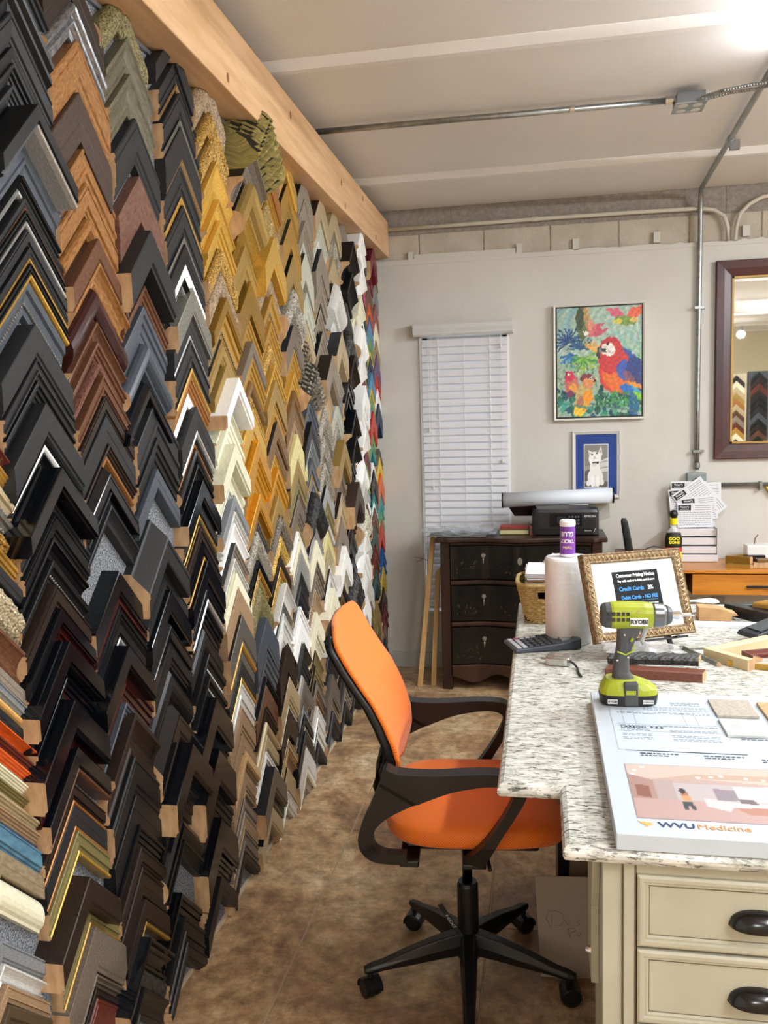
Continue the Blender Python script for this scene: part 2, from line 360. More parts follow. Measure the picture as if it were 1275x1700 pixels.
PROF = {
 'flat': [(0, 0), (0, .96), (.03, 1), (.55, 1), (.58, .97), (.96, .95), (1, .9), (1, 0)],
 'flat2': [(0, 0), (0, .96), (.03, 1), (.15, 1), (.18, .90), (.56, .88), (.60, .99), (.72, .99), (.76, .84), (1, .78), (1, 0)],
 'flat3': [(0, 0), (0, .9), (.04, 1), (.10, 1), (.12, .93), (.20, .93), (.22, 1), (.70, .96), (.74, .82), (.86, .80), (.90, .70), (1, .68), (1, 0)],
 'box': [(0, 0), (0, .97), (.04, 1), (.85, 1), (.9, .92), (1, .9), (1, 0)],
 'step': [(0, 0), (0, .98), (.04, 1), (.22, 1), (.26, .86), (.45, .84), (.49, .7), (.72, .68), (.76, .58), (1, .54), (1, 0)],
 'ridge': [(0, 0), (0, .6), (.08, .62), (.14, .85), (.24, 1), (.34, .95), (.42, .72), (.5, .7), (.58, .85), (.68, .82), (.76, .55), (1, .5), (1, 0)],
 'scoop': [(0, 0), (0, .97), (.05, 1), (.14, 1), (.2, .85), (.35, .64), (.55, .5), (.72, .47), (.8, .5), (.85, .6), (.95, .58), (1, .5), (1, 0)],
 'round': [(0, 0), (0, .55), (.06, .74), (.18, .91), (.34, 1), (.5, 1), (.66, .92), (.8, .76), (.9, .56), (1, .5), (1, 0)],
 'bevel': [(0, 0), (0, .3), (.06, .36), (.42, .97), (.46, 1), (.55, 1), (.58, .96), (.95, .94), (1, .9), (1, 0)],
 'bead': [(0, 0), (0, .96), (.05, 1), (.3, .95), (.36, .75), (.7, .6), (.74, .5), (1, .5), (1, 0)],
 'orn': [(0, 0), (0, .6), (.06, .8), (.2, .95), (.35, 1), (.5, .94), (.65, .84), (.8, .78), (.9, .6), (1, .5), (1, 0)],
 'rope': [(0, 0), (0, .25), (.1, .5), (.25, .82), (.42, .98), (.55, 1), (.7, .92), (.85, .7), (1, .45), (1, 0)]}
S2 = math.sqrt(.5)
def leg_geo(prof, u0, u1, D, L, side, kind, seed=0, square=False):
    """one mitred leg: local x = out of the board, apex at the origin pointing +z"""
    d = (side*S2, -S2); inn = (-side*S2, -S2)
    rr = random.Random(seed); ph = rr.random()*6
    fine = kind in ('orn', 'rope')
    n = max(2, int(L/.0052)) if kind == 'rope' else (max(2, int(L/.008)) if fine else 1)
    V = []; F = []; UV = []; FM = []; K = len(prof); H2 = L      # L: run of every line of the moulding, ends cut plumb
    girth = [0]
    for a, b in zip(prof[:-1], prof[1:]): girth.append(girth[-1] + math.hypot((b[0]-a[0])*(u1-u0), (b[1]-a[1])*D))
    for i in range(n+1):
        t = i/n
        for k, (pu, pd) in enumerate(prof):
            u = u0 + pu*(u1-u0); h = pd*D; s = u + (H2 - (u if square else 0))*t
            if fine and 0 < k < K-1:
                if kind == 'rope': h *= 1 + .13*math.sin((s + u*.5)*2*PI/.028 + ph); u -= .004*max(0, math.sin((s+u*.5)*2*PI/.021 + ph))*(1 if k < 3 else 0)
                else:
                    h *= 1 + .05*math.sin(s*2*PI/.018 + ph + k*1.9) + rr.uniform(-.035, .035)
                    if k < 3: u -= max(0, math.sin(s*2*PI/.034 + ph))*.003
            V.append((h, s*d[0] + u*inn[0], s*d[1] + u*inn[1])); UV.append((s*10 + side, girth[k]*10))
    for i in range(n):
        for k in range(K):
            k2 = (k+1) % K; F.append((i*K+k, i*K+k2, (i+1)*K+k2, (i+1)*K+k)); FM.append(3 if k == 0 else 2 if kind == 'rope' and math.sin((L*(i+.5)/n + u0 + (prof[k][0]*1.5)*(u1-u0))*2*PI/.028 + ph) < -.25 else 0)
    F.append(tuple(range(K))[::-1]); FM.append(0)
    F.append(tuple(range(n*K, (n+1)*K))); FM.append(1)
    return V, F, FM, UV
def geo_sample(w, D, kind, L, lip, seed):
    """list of (part name, role, V, F, FM, UV)"""
    out = []
    prof = PROF[kind]; fr = 0
    if kind == 'flat': prof = PROF[('flat', 'flat2', 'flat3')[seed % 3]]
    if lip != '-': fr = {'wht': .42}.get(lip, .2 if w > .03 else .3)
    ub = w*(1-fr)
    for side in (-1, 1):
        p = prof
        if fr: p = [q for q in prof]
        out.append(('leg', 'body') + leg_geo(p, 0, ub, D, L, side, kind, seed+side))
        if fr:
            lp = [(0, 0), (0, .90), (.3, .97), (.7, .93), (1, .8), (1, 0)] if kind in ('flat', 'box', 'bevel') else [(0, 0), (0, .6), (.3, .7), (.7, .66), (1, .5), (1, 0)]
            out.append(('lip', 'lip') + leg_geo(lp, ub, w, D, L, side, 'lip', seed))
    if kind == 'bead':
        for side in (-1, 1):
            b = MB(); d = (side*S2, -S2); inn = (-side*S2, -S2); u = w*.68; s = u+.004
            while s < L+u-.004: b.ball((D*.6, s*d[0]+u*inn[0], s*d[1]+u*inn[1]), .0038, n=6, m=4); s += .0085
            out.append(('bead_row', 'bead', b.v, b.f, [0]*len(b.f), [(v[1]*10, v[2]*10) for v in b.v]))
    return out
ORD = 'first second third fourth fifth sixth seventh eighth ninth tenth eleventh twelfth thirteenth fourteenth fifteenth sixteenth seventeenth eighteenth nineteenth twentieth'.split()
TENS = {2: 'twenty', 3: 'thirty', 4: 'forty'}
def ordinal(n):
    if n <= 20: return ORD[n-1]
    t, u = divmod(n, 10)
    return ('thirtieth' if t == 3 else 'fortieth') if u == 0 else TENS[t] + '-' + ORD[u-1]
SHAPE = {'flat': 'flat', 'box': 'deep', 'step': 'stepped', 'ridge': 'ridged', 'scoop': 'scooped', 'round': 'rounded', 'bevel': 'slanted', 'bead': 'beaded', 'orn': 'carved', 'rope': 'roped'}
SAMPLES = """
0 1337 1667 25 mah scoop 32 -
0 1336 1631 33 gold step 32 wht
0 1338 1583 31 champ bead 32 -
0 1337 1537 29 pew bead 32 -
0 1337 1494 25 gold orn 32 -
0 1337 1458 30 gold step 32 -
0 1342 1413 24 char flat 32 -
0 1337 1378 60 champ orn 37 -
0 1339 1282 50 wal scoop 37 -
0 1342 1203 20 taupe flat 32 -
0 1342 1174 20 grey flat 32 -
0 1342 1144 18 pine round 32 -
0 1342 1117 20 char flat 32 -
0 1342 1087 18 orange scoop 37 -
0 1342 1060 17 mah step 32 -
0 1342 1035 22 orange step 32 taupe
0 1342 1002 19 cream step 32 taupe
0 1342 973 21 olive step 32 champ
0 1342 942 19 champ step 32 -
0 1342 914 24 tan step 32 slate
0 1342 879 36 blue flat 32 -
0 1340 825 35 olivet flat 32 -
0 1336 774 50 cream round 32 -
0 1324 654 33 grey flat 32 -
0 1327 606 31 silw scoop 32 sil
0 1331 561 25 tan flat 32 -
0 1327 524 62 bronze bead 37 -
1 1569 2558 43 blk step 37 -
1 1570 2495 61 blk ridge 42 -
1 1567 2407 46 char flat 32 -
1 1562 2340 22 blk flat 32 -
1 1557 2308 27 blk step 37 -
1 1557 2268 26 char step 32 -
1 1561 2230 32 blk box 80 sil
1 1580 2184 56 slate flat 32 -
1 1560 2104 30 blk ridge 37 sil
1 1570 2060 18 blk flat 32 wal
1 1565 2033 20 blk flat 37 sil
1 1575 2003 27 char flat 32 -
1 1567 1964 21 blk flat 37 gold
1 1569 1932 21 blk flat 37 goldb
1 1557 1902 50 slate bead 32 pew
1 1551 1811 45 char box 47 -
1 1559 1746 30 char flat 42 -
1 1565 1702 31 blk step 37 -
1 1571 1656 47 char box 47 -
1 1582 1588 20 blk flat 32 wht
1 1572 1557 21 blk scoop 32 -
1 1557 1526 31 blkg box 80 -
1 1591 1480 34 char flat 37 -
1 1592 1431 35 blk flat 37 -
1 1571 1380 32 blkg scoop 42 -
1 1573 1333 33 blk bead 37 -
1 1570 1284 36 esp flat 42 -
1 1573 1231 23 blkg box 47 -
1 1578 1197 20 mahg flat 37 -
1 1558 1166 35 blkg box 70 -
1 1575 1115 21 blk flat 37 -
1 1586 1083 30 blkg step 42 -
1 1562 1039 49 blkg box 70 -
1 1589 968 32 mahg flat 37 -
1 1600 921 40 blkg box 47 wal
1 1588 845 33 esp flat 37 cop
1 1595 797 45 char flat 32 cop
1 1602 731 40 olive flat 32 goldb
1 1573 643 45 esp box 70 -
1 1625 578 23 char flat 32 cop
1 1626 543 35 olive flat 32 gold
1 1627 492 75 wea box 42 -
1 1630 384 27 wea ridge 37 -
1 1631 344 18 esp flat 32 -
1 1632 317 62 mah flat 32 -
2 1806 2613 53 esp flat 32 -
2 1797 2537 56 dsil ridge 42 -
2 1816 2458 80 burl flat 32 -
2 1798 2340 75 espw flat 37 -
2 1816 2232 57 burl flat 32 -
2 1807 2150 50 burl flat 37 -
2 1816 2077 30 burl round 37 -
2 1833 2033 37 wal box 42 -
2 1834 1979 41 burl scoop 42 -
2 1816 1920 52 mahg round 42 -
2 1813 1845 31 wal scoop 37 -
2 1810 1800 30 wal step 37 -
2 1812 1755 20 walg round 37 -
2 1828 1725 32 wal flat 37 -
2 1839 1679 32 esp flat 32 -
2 1836 1631 45 char flat 32 -
2 1845 1566 30 esp step 32 cop
2 1821 1522 44 blkg bevel 42 -
2 1836 1459 24 char scoop 37 -
2 1826 1422 34 char scoop 37 -
2 1825 1265 40 blkg box 47 -
2 1836 1207 17 mahg flat 37 -
2 1848 1181 24 blk flat 32 -
2 1838 1145 39 blk flat 32 sil
2 1808 1088 37 blkg box 70 -
2 1858 1035 16 blk flat 37 gold
2 1841 1010 49 mahg step 42 -
2 1838 939 24 slate step 37 -
2 1861 904 78 esp scoop 47 -
2 1864 791 70 blk flat 37 -
2 1866 690 54 blk flat 32 -
2 1868 613 41 blkg step 37 -
2 1869 553 47 esp flat 37 esp
2 1871 486 45 esp flat 32 -
2 1861 420 53 esp box 42 gold
2 1824 343 57 blkg scoop 70 -
2 1826 261 44 blko orn 42 -
2 1836 197 62 blk scoop 37 -
3 2033 2656 61 olive orn 37 -
3 2062 2568 61 olivd scoop 32 -
3 2063 2480 70 olivd scoop 32 -
3 2079 2379 80 char flat 32 -
3 2081 2238 80 rust flat 32 -
3 2049 2095 65 char box 70 -
3 2081 2002 25 char scoop 37 -
3 2076 1965 38 wal step 32 -
3 2052 1910 65 slate step 37 -
3 2053 1815 44 slate round 47 -
3 2043 1726 34 blkg bevel 47 -
3 2094 1677 71 char flat 37 -
3 2089 1574 57 blk step 37 -
3 2088 1492 36 slate flat 32 -
3 2049 1361 80 char bevel 70 -
3 2097 1215 37 char flat 37 -
3 2103 1161 45 blkg box 42 -
3 2086 1095 45 blkg bevel 47 -
3 2106 1030 57 blk flat 37 -
3 2086 949 66 blk round 42 -
3 2109 853 80 blkg bevel 47 esp
3 2112 731 63 blkg box 80 -
3 2114 641 80 blk step 42 -
3 2098 525 57 blkg round 47 -
3 2117 443 40 blk scoop 37 -
3 2069 315 59 blkg step 42 -
3 2095 230 56 blk flat 37 -
3 2101 148 40 blk flat 37 -
4 2315 2678 36 char flat 42 -
4 2349 2626 57 char flat 32 bro
4 2363 2543 65 char flat 32 pew
4 2363 2450 79 char flat 32 bro
4 2344 2337 74 char flat 32 gold
4 2351 2231 78 char flat 32 pew
4 2338 2119 68 blk flat 37 wht
4 2321 2021 16 blk step 37 sil
4 2365 2000 53 sild box 42 -
4 2353 1924 52 char flat 32 sil
4 2345 1849 70 char flat 37 gold
4 2339 1748 63 cop step 32 wht
4 2359 1658 61 char flat 37 sil
4 2346 1570 20 char flat 32 cop
4 2344 1540 34 blkg round 37 -
4 2351 1490 33 blk scoop 37 -
4 2356 1441 40 blkg box 47 -
4 2353 1383 40 char flat 32 gold
4 2345 1324 16 blk flat 32 gold
4 2348 1300 33 esp flat 37 -
4 2353 1253 36 blkg flat 42 gold
4 2362 1200 41 blkg box 47 -
4 2365 1141 52 blkg flat 42 sil
4 2354 1066 45 blkg step 37 -
4 2341 1000 60 blk round 37 -
4 2358 914 48 blk bead 37 sil
4 2358 844 38 blk bead 37 sil
4 2317 791 68 blkg box 70 -
4 2365 694 35 blk flat 32 -
4 2320 631 80 blkg box 70 -
4 2365 478 61 blk step 37 -
4 2365 390 80 blkg box 47 -
4 2362 271 50 blkg step 37 -
4 2362 197 47 blk flat 38 -
5 2575 2677 77 orn1 orn 42 -
5 2588 2566 44 gold orn 42 -
5 2612 2503 53 gold orn 37 -
5 2617 2426 80 goldb scoop 37 -
5 2614 2310 44 goldb scoop 42 -
5 2616 2246 58 goldb step 42 -
5 2625 2162 49 gold orn 42 -
5 2625 2091 58 orn1 orn 37 -
5 2625 2008 33 goldd box 47 -
5 2625 1959 59 gold bead 37 -
5 2595 1874 51 gold2 flat 37 -
5 2625 1800 33 gold2 flat 37 -
5 2615 1752 32 wht box 80 -
5 2621 1667 33 creamg scoop 37 -
5 2625 1618 54 cream step 37 -
5 2581 1541 42 creamg box 70 -
5 2607 1480 29 cream round 37 -
5 2603 1437 30 creamg flat 32 -
5 2590 1393 16 silw step 37 -
5 2625 1372 31 grey box 42 -
5 2625 1326 31 silw ridge 42 -
5 2625 1280 46 wht scoop 37 -
5 2625 1214 35 taupe step 37 sil
5 2614 1164 22 silw step 37 -
5 2604 1131 16 creamg flat 37 -
5 2611 1114 35 cream box 42 -
5 2621 1063 64 tan box 42 -
5 2625 971 80 pew box 47 gold
5 2624 856 31 pew box 37 -
5 2625 810 46 char flat 37 goldb
5 2625 743 59 silw flat 32 -
5 2623 658 66 tan flat 32 -
5 2602 563 43 tan flat 37 -
5 2622 500 26 pinek box 42 -
5 2625 463 24 tan step 32 -
5 2625 426 29 tan flat 32 -
5 2625 383 26 tan flat 32 champ
5 2597 345 40 taupe flat 37 sil
5 2589 287 33 tan flat 37 champ
5 2583 239 50 wea flat 37 -
5 2583 165 24 esp flat 38 -
6 2880 2700 100 rope rope 130 -
6 2830 2529 69 wea scoop 90 -
6 2864 2430 65 gold2 round 80 -
6 2880 2336 80 goldd scoop 42 -
6 2855 2216 80 gold2 flat 37 -
6 2880 2098 80 goldd box 42 -
6 2868 1977 59 gold step 32 -
6 2872 1892 35 wea box 42 -
6 2880 1841 59 gold step 37 -
6 2868 1757 34 bro round 37 -
6 2862 1706 33 gold orn 32 -
6 2860 1658 79 goldb flat 37 -
6 2874 1545 50 goldo box 47 -
6 2880 1472 80 goldo step 37 -
6 2862 1355 38 goldo box 47 -
6 2878 1299 27 gold step 32 -
6 2866 1259 23 pew step 32 -
6 2860 1225 73 pewo orn 37 -
6 2838 1120 29 blkg box 42 gold
6 2868 1077 38 gold2 orn 32 -
6 2866 1023 80 olive orn 37 -
6 2880 902 80 slate box 47 -
6 2880 778 68 slate step 42 -
6 2880 681 21 blk step 37 -
6 2880 649 55 wal flat 32 -
6 2859 570 40 esp step 37 -
6 2880 512 33 champ round 32 -
6 2867 464 34 champ flat 32 -
6 2838 413 26 wht flat 37 -
6 2830 359 64 wea box 70 -
6 2858 267 39 blk flat 47 taupe
6 2836 210 50 champ box 47 -
7 3135 2709 80 bro orn 37 -
7 3135 2558 44 cop box 47 -
7 3135 2494 45 gold step 37 -
7 3135 2428 80 gold2 orn 37 -
7 3085 2287 76 goldb box 70 -
7 3107 2177 60 orn1 orn 37 -
7 3135 2090 71 gold bead 37 -
7 3126 1989 58 gold step 32 -
7 3114 1905 52 gold orn 32 -
7 3135 1829 42 goldb step 37 -
7 3135 1768 56 gold2 flat 37 -
7 3106 1687 54 gold flat 37 -
7 3117 1609 49 bro box 42 -
7 3093 1539 33 bro flat 37 -
7 3102 1491 38 goldb step 32 -
7 3101 1435 75 goldo step 42 -
7 3109 1328 50 gold2 flat 37 -
7 3135 1255 55 wea orn 42 -
7 3127 1176 54 goldb orn 37 -
7 3085 1097 38 esp flat 42 gold
7 3109 1041 41 gold2 flat 32 -
7 3135 981 55 silw scoop 47 -
7 3135 902 26 sild step 32 -
7 3115 863 37 silw flat 37 -
7 3100 809 50 silw flat 37 -
7 3135 737 80 esp box 42 -
7 3120 609 63 champ box 47 -
7 3132 519 31 champ flat 37 cream
7 3134 474 80 esp flat 37 -
7 3102 359 39 champ flat 37 gold
7 3094 303 41 tan scoop 37 -
7 3094 243 65 champ flat 32 -
7 3085 150 50 silw flat 32 -
8 3367 2674 63 goldb box 47 -
8 3415 2583 61 gold flat 37 -
8 3412 2495 48 gold2 flat 32 -
8 3410 2425 80 gold box 42 -
8 3406 2284 80 gold2 box 47 -
8 3351 2147 80 pewo orn 70 -
8 3397 2011 69 wea box 42 -
8 3394 1911 68 gold step 37 -
8 3391 1813 53 goldb step 37 -
8 3389 1737 44 bro flat 37 -
8 3387 1673 39 bro flat 32 -
8 3385 1616 39 tan flat 32 -
8 3384 1558 72 creamy box 42 -
8 3374 1454 46 gold2 flat 42 -
8 3365 1387 54 olive flat 42 -
8 3376 1309 78 wea flat 42 -
8 3346 1196 25 olive flat 37 -
8 3322 1159 26 wht flat 47 -
8 3346 1120 34 cream flat 47 -
8 3369 1071 60 sil box 42 -
8 3367 985 80 char flat 37 -
8 3333 841 37 wht step 42 -
8 3334 786 65 wht flat 42 -
8 3358 693 50 blkg round 47 -
8 3356 620 54 char step 37 -
8 3353 542 80 pew round 42 -
8 3328 417 29 grey flat 37 -
8 3332 373 44 blk flat 42 taupe
8 3314 309 52 blk flat 47 taupe
8 3323 234 80 silw box 47 cream
8 3338 97 50 taupe flat 32 -
9 3635 2658 65 taupe box 42 -
9 3649 2565 64 taupe scoop 37 -
9 3646 2473 80 taupe step 37 sage
9 3626 2332 80 sage flat 37 -
9 3632 2167 80 sage flat 37 -
9 3615 2050 54 champ round 37 -
9 3605 1971 63 orn1 rope 42 -
9 3583 1881 80 pewo rope 80 -
9 3629 1725 80 slate step 37 -
9 3595 1607 64 blk flat 47 grey
9 3608 1514 45 grey step 37 -
9 3590 1449 64 slate flat 42 gold
9 3587 1356 39 grey step 42 -
9 3566 1299 80 blk orn 80 -
9 3611 1147 47 sil flat 42 -
9 3609 1080 62 cream flat 47 -
9 3607 990 39 wea flat 42 -
9 3605 933 59 taupe step 42 silw
9 3602 849 59 tan scoop 37 -
9 3566 764 69 cream box 47 -
9 3558 664 51 cream scoop 37 -
9 3558 590 47 olive scoop 37 -
9 3548 521 48 olive step 37 -
9 3559 451 42 wea flat 37 -
9 3540 391 37 bro bead 37 -
9 3553 336 67 silw flat 37 -
9 3550 239 50 silw bead 37 -
9 3550 165 24 char flat 38 -
10 3907 2651 80 champ box 47 -
10 3903 2530 80 sage step 37 silw
10 3899 2401 80 taupe box 42 -
10 3876 2272 80 taupe flat 42 -
10 3852 2128 72 taupe step 37 -
10 3881 2024 76 taupe step 37 -
10 3884 1915 80 taupe box 80 -
10 3881 1799 80 champ scoop 47 -
10 3877 1681 80 pewo orn 42 -
10 3830 1549 80 pewo orn 47 -
10 3820 1421 69 pewo orn 47 -
10 3867 1322 59 sil flat 37 -
10 3859 1237 80 olive flat 37 silw
10 3830 1091 59 creamy flat 42 -
10 3857 1006 67 champ flat 37 silw
10 3830 909 58 silw flat 47 -
10 3802 825 70 cream box 70 -
10 3849 725 67 wht box 47 cream
10 3846 628 80 char flat 37 -
10 3834 499 64 char step 37 -
10 3804 407 80 pew box 47 -
10 3828 292 50 taupe step 37 -
10 3828 218 50 char flat 38 -
11 4158 2657 80 champ box 47 -
11 4153 2536 80 pewo orn 42 -
11 4150 2414 80 champ step 37 -
11 4095 2274 75 silw round 80 -
11 4142 2166 80 silw scoop 42 -
11 4096 2040 80 champ box 80 -
11 4134 1901 68 pewo orn 42 -
11 4131 1804 68 grey flat 37 -
11 4128 1705 71 sage flat 37 -
11 4125 1604 63 pewo orn 37 -
11 4122 1513 75 gold2 box 70 -
11 4119 1405 61 wea flat 42 -
11 4116 1318 46 taupe scoop 37 -
11 4114 1251 80 champ flat 47 -
11 4110 1115 80 taupe box 47 -
11 4072 985 76 wht box 70 -
11 4103 876 47 creamg flat 37 -
11 4101 808 49 blk flat 37 -
11 4097 738 76 bro bead 37 -
11 4096 629 80 blkg step 42 -
11 4082 507 78 blk bead 42 sil
11 4089 395 50 esp flat 37 -
11 4089 321 50 char flat 38 -
11 4089 248 50 taupe step 38 -
11 4089 174 31 char flat 38 -
12 4392 2655 80 taupe round 42 -
12 4389 2529 80 blk scoop 90 -
12 4374 2374 80 blk scoop 80 -
12 4379 2226 80 blko orn 47 -
12 4374 2077 80 blko orn 70 -
12 4370 1946 80 esp scoop 80 -
12 4367 1822 80 blkg flat 47 -
12 4360 1664 80 blkg scoop 80 -
12 4356 1532 80 blk scoop 80 -
12 4354 1406 80 blk step 47 -
12 4334 1286 80 espw box 90 -
12 4344 1141 78 mahg step 47 -
12 4333 1030 80 blko bead 47 -
12 4339 900 64 blk flat 42 -
12 4312 807 80 blko orn 80 -
12 4308 678 80 blk round 80 -
12 4328 542 80 mahg step 42 -
12 4324 411 62 champ flat 37 -
12 4324 320 50 char flat 38 -
12 4324 247 50 taupe step 38 -
12 4324 173 30 char flat 38 -
13 4601 2637 80 wht flat 90 -
13 4597 2446 80 wht scoop 90 -
13 4594 2285 80 cream scoop 80 -
13 4591 2124 80 wht round 90 -
13 4580 1961 80 wht scoop 80 -
13 4582 1798 64 wht box 90 -
13 4582 1706 80 wht step 70 -
13 4562 1567 80 wht scoop 90 -
13 4551 1402 80 wht round 80 -
13 4548 1270 80 silw scoop 80 -
13 4546 1136 80 cream orn 90 -
13 4543 1002 80 wht scoop 80 -
13 4541 884 80 wht step 70 -
13 4539 766 80 silw round 80 -
13 4536 647 80 wht flat 70 -
13 4557 486 60 silw step 42 -
13 4557 398 50 char flat 38 -
13 4557 324 50 taupe step 38 -
13 4557 251 50 char flat 38 -
13 4557 177 33 taupe step 38 -
14 4816 2628 64 slate flat 47 -
14 4814 2535 39 silw flat 37 -
14 4813 2478 46 goldo flat 37 -
14 4812 2411 46 pink flat 37 -
14 4810 2344 56 mar flat 37 -
14 4809 2263 80 dgrn flat 37 wht
14 4806 2148 80 blk flat 37 -
14 4804 2029 40 dgrn flat 37 wht
14 4803 1971 71 dgrn flat 37 yel
14 4800 1868 79 mar flat 37 wht
14 4798 1755 80 wht box 42 -
14 4795 1600 80 silw step 42 -
14 4786 1454 56 mar flat 42 -
14 4790 1374 80 grn flat 37 yel
14 4788 1252 80 teal flat 37 wht
14 4778 1130 80 mah flat 37 -
14 4759 945 80 silw step 42 -
14 4770 830 80 wht flat 37 -
14 4752 691 80 silw box 47 -
14 4752 548 60 olive flat 42 -
14 4752 460 50 char flat 38 -
14 4752 386 50 taupe step 38 -
14 4752 313 50 char flat 38 -
14 4752 239 50 taupe step 38 -
14 4752 165 24 char flat 38 -
15 5021 2629 76 mar box 70 -
15 5019 2520 73 mar flat 42 -
15 5017 2415 80 rust flat 37 -
15 5015 2299 46 orange flat 37 goldb
15 5013 2233 24 purp flat 37 -
15 5012 2197 64 sky flat 37 -
15 5010 2106 79 grn flat 37 yel
15 5008 1992 69 navy flat 37 -
15 5006 1892 54 sky flat 42 -
15 5004 1814 37 yel flat 37 -
15 5003 1760 70 grn flat 37 sky
15 5001 1660 80 red box 47 -
15 4999 1545 80 grn flat 37 teal
15 4995 1353 30 wht flat 37 -
15 4994 1309 80 blk flat 42 -
15 4992 1182 71 teal flat 37 wht
15 4990 1079 69 rust flat 42 -
15 4987 980 80 dgrn flat 37 -
15 4960 855 80 mah flat 47 -
15 4982 703 80 dgrn flat 42 -
15 4978 498 78 gold2 flat 42 -
15 4976 386 60 olive flat 42 -
15 4976 298 50 char flat 38 -
15 4976 224 50 taupe step 38 -
16 5210 2589 80 olive flat 37 -
16 5210 2444 80 grey flat 37 -
16 5210 2317 76 mahr flat 37 -
16 5210 2208 76 cream flat 37 -
16 5210 2098 64 tan flat 37 -
16 5210 2006 77 purp flat 37 -
16 5210 1895 64 red flat 37 -
16 5210 1803 65 wht flat 37 -
16 5210 1709 80 navy flat 42 -
16 5210 1428 34 wea flat 37 -
16 5210 1379 71 yel flat 37 -
16 5210 1277 80 orange flat 42 -
16 5210 1151 80 teal flat 37 -
16 5210 1029 40 grn flat 37 -
16 5210 971 80 red flat 37 -
16 5210 798 80 blue2 flat 42 -
16 5203 683 80 yel flat 42 -
16 5203 547 68 esp flat 42 -
16 5203 449 80 mar flat 47 -
16 5210 329 80 tan flat 37 -
16 5198 214 60 navy flat 42 -
""".strip().split('\n')
far = MB(); far_m = []; far_uv = []; count = {}
def far_slot(m):
    if m not in far_m: far_m.append(m)
    return far_m.index(m)
GROOVE = mat('dark_groove', '211f14', .6)
for si, line in enumerate(SAMPLES):
    c, y, z, w, mk, kind, D, lip = line.split()
    c = int(c); y = int(y)/1000; z = int(z)/1000; w = int(w)/1000; D = int(D)/1000
    n = count[c] = count.get(c, 0) + 1
    L = .1755 + rnd.uniform(-.004, .003)
    if c >= 13: L = .148
    if kind == 'rope' and D > .1: L = .2
    body = pal(mk, kind == 'orn'); lm = pal(lip) if lip != '-' else body
    bead = pal(lip if lip != '-' else 'pew') if kind == 'bead' else body
    parts = geo_sample(w, D, kind, L, lip if kind != 'bead' else '-', si)
    light = mk in ('sil', 'silw', 'sild', 'champ', 'taupe', 'wea', 'pew', 'grey', 'gold2', 'gold', 'bro', 'olive', 'sage')
    side_m = pal(('blk', 'esp', 'char')[si % 3]) if (light and c >= 5 and rnd.random() < .42) else body
    tilt = rnd.uniform(-.012, .012)
    if c <= 8:
        lab = f"{SHAPE[kind]} {PAL[mk][5]} corner sample"
        if lip != '-': lab += f" with {PAL[lip][5].split()[-1]} {'beads' if kind == 'bead' else 'lip'}"
        lab += f", {ordinal(n)} from top of {ordinal(c+1)} column from left"
        root = thing('corner_sample', lab, 'frame sample', (-1.03, y, z), 0, 'frame corner samples on the wall display')
        root.rotation_euler = (tilt, 0, 0)
        for nm, role, V, F, FM, UV in parts:
            o = meshobj(nm, V, F, [{'body': body, 'lip': lm, 'bead': bead}[role], M_pine if si % 3 else body, GROOVE, side_m], root, fm=FM, uvs=UV, smooth=False)
            if role == 'lip': o['label'] = PAL[lip][5] + ' inner lip'
    else:
        for nm, role, V, F, FM, UV in parts:
            b0 = far_slot({'body': body, 'lip': lm, 'bead': bead}[role]); b1 = far_slot(M_pine if si % 3 else body); k = len(far.v)
            far.v += [(v[0]-1.03, v[1]+y, v[2]+z) for v in V]; far.f += [tuple(i+k for i in f) for f in F]
            far.m += [(b0, b1, far_slot(GROOVE), far_slot(side_m))[q] for q in FM]; far_uv += UV
fo = meshobj('corner_samples', far.v, far.f, far_m, fm=far.m, uvs=far_uv)
fo['kind'] = 'stuff'
tag(fo, 'columns of grey, black, white and brightly coloured corner samples nearest the back wall', 'frame samples')
# ------------------------------------------------------------------ office chair
def mesh_fabric(name, col, dark, sc):
    m = bpy.data.materials.new(name); m.use_nodes = True; nt = m.node_tree; N = nt.nodes; L = nt.links; b = N['Principled BSDF']
    tc = N.new('ShaderNodeTexCoord'); mp = N.new('ShaderNodeMapping'); mp.inputs['Scale'].default_value = (sc, sc, sc); mp.inputs['Rotation'].default_value = (0, 0, .785)
    L.new(tc.outputs['UV'], mp.inputs[0])
    v = N.new('ShaderNodeTexVoronoi'); v.inputs['Randomness'].default_value = 0; v.inputs['Scale'].default_value = 1
    L.new(mp.outputs[0], v.inputs['Vector'])
    cr = N.new('ShaderNodeValToRGB'); e = cr.color_ramp.elements; e[0].position = .12; e[0].color = lin(dark); e[1].position = .34; e[1].color = lin(col)
    L.new(v.outputs['Distance'], cr.inputs[0]); L.new(cr.outputs[0], b.inputs['Base Color'])
    b.inputs['Roughness'].default_value = .6; b.inputs['Sheen Weight'].default_value = .2
    bp = N.new('ShaderNodeBump'); bp.inputs['Strength'].default_value = .5; bp.inputs['Distance'].default_value = .0015
    L.new(v.outputs['Distance'], bp.inputs['Height']); L.new(bp.outputs[0], b.inputs['Normal'])
    MATS[name] = m; return m
M_or = mesh_fabric('orange_mesh_fabric', 'ff801c', 'd4580a', 190)
ch = thing('office_chair', 'orange mesh office chair on black five-star base tucked under the granite counter', 'chair', (-.215, 2.27, 0), math.radians(5))
def sgn(v, p): return math.copysign(abs(v)**p, v)
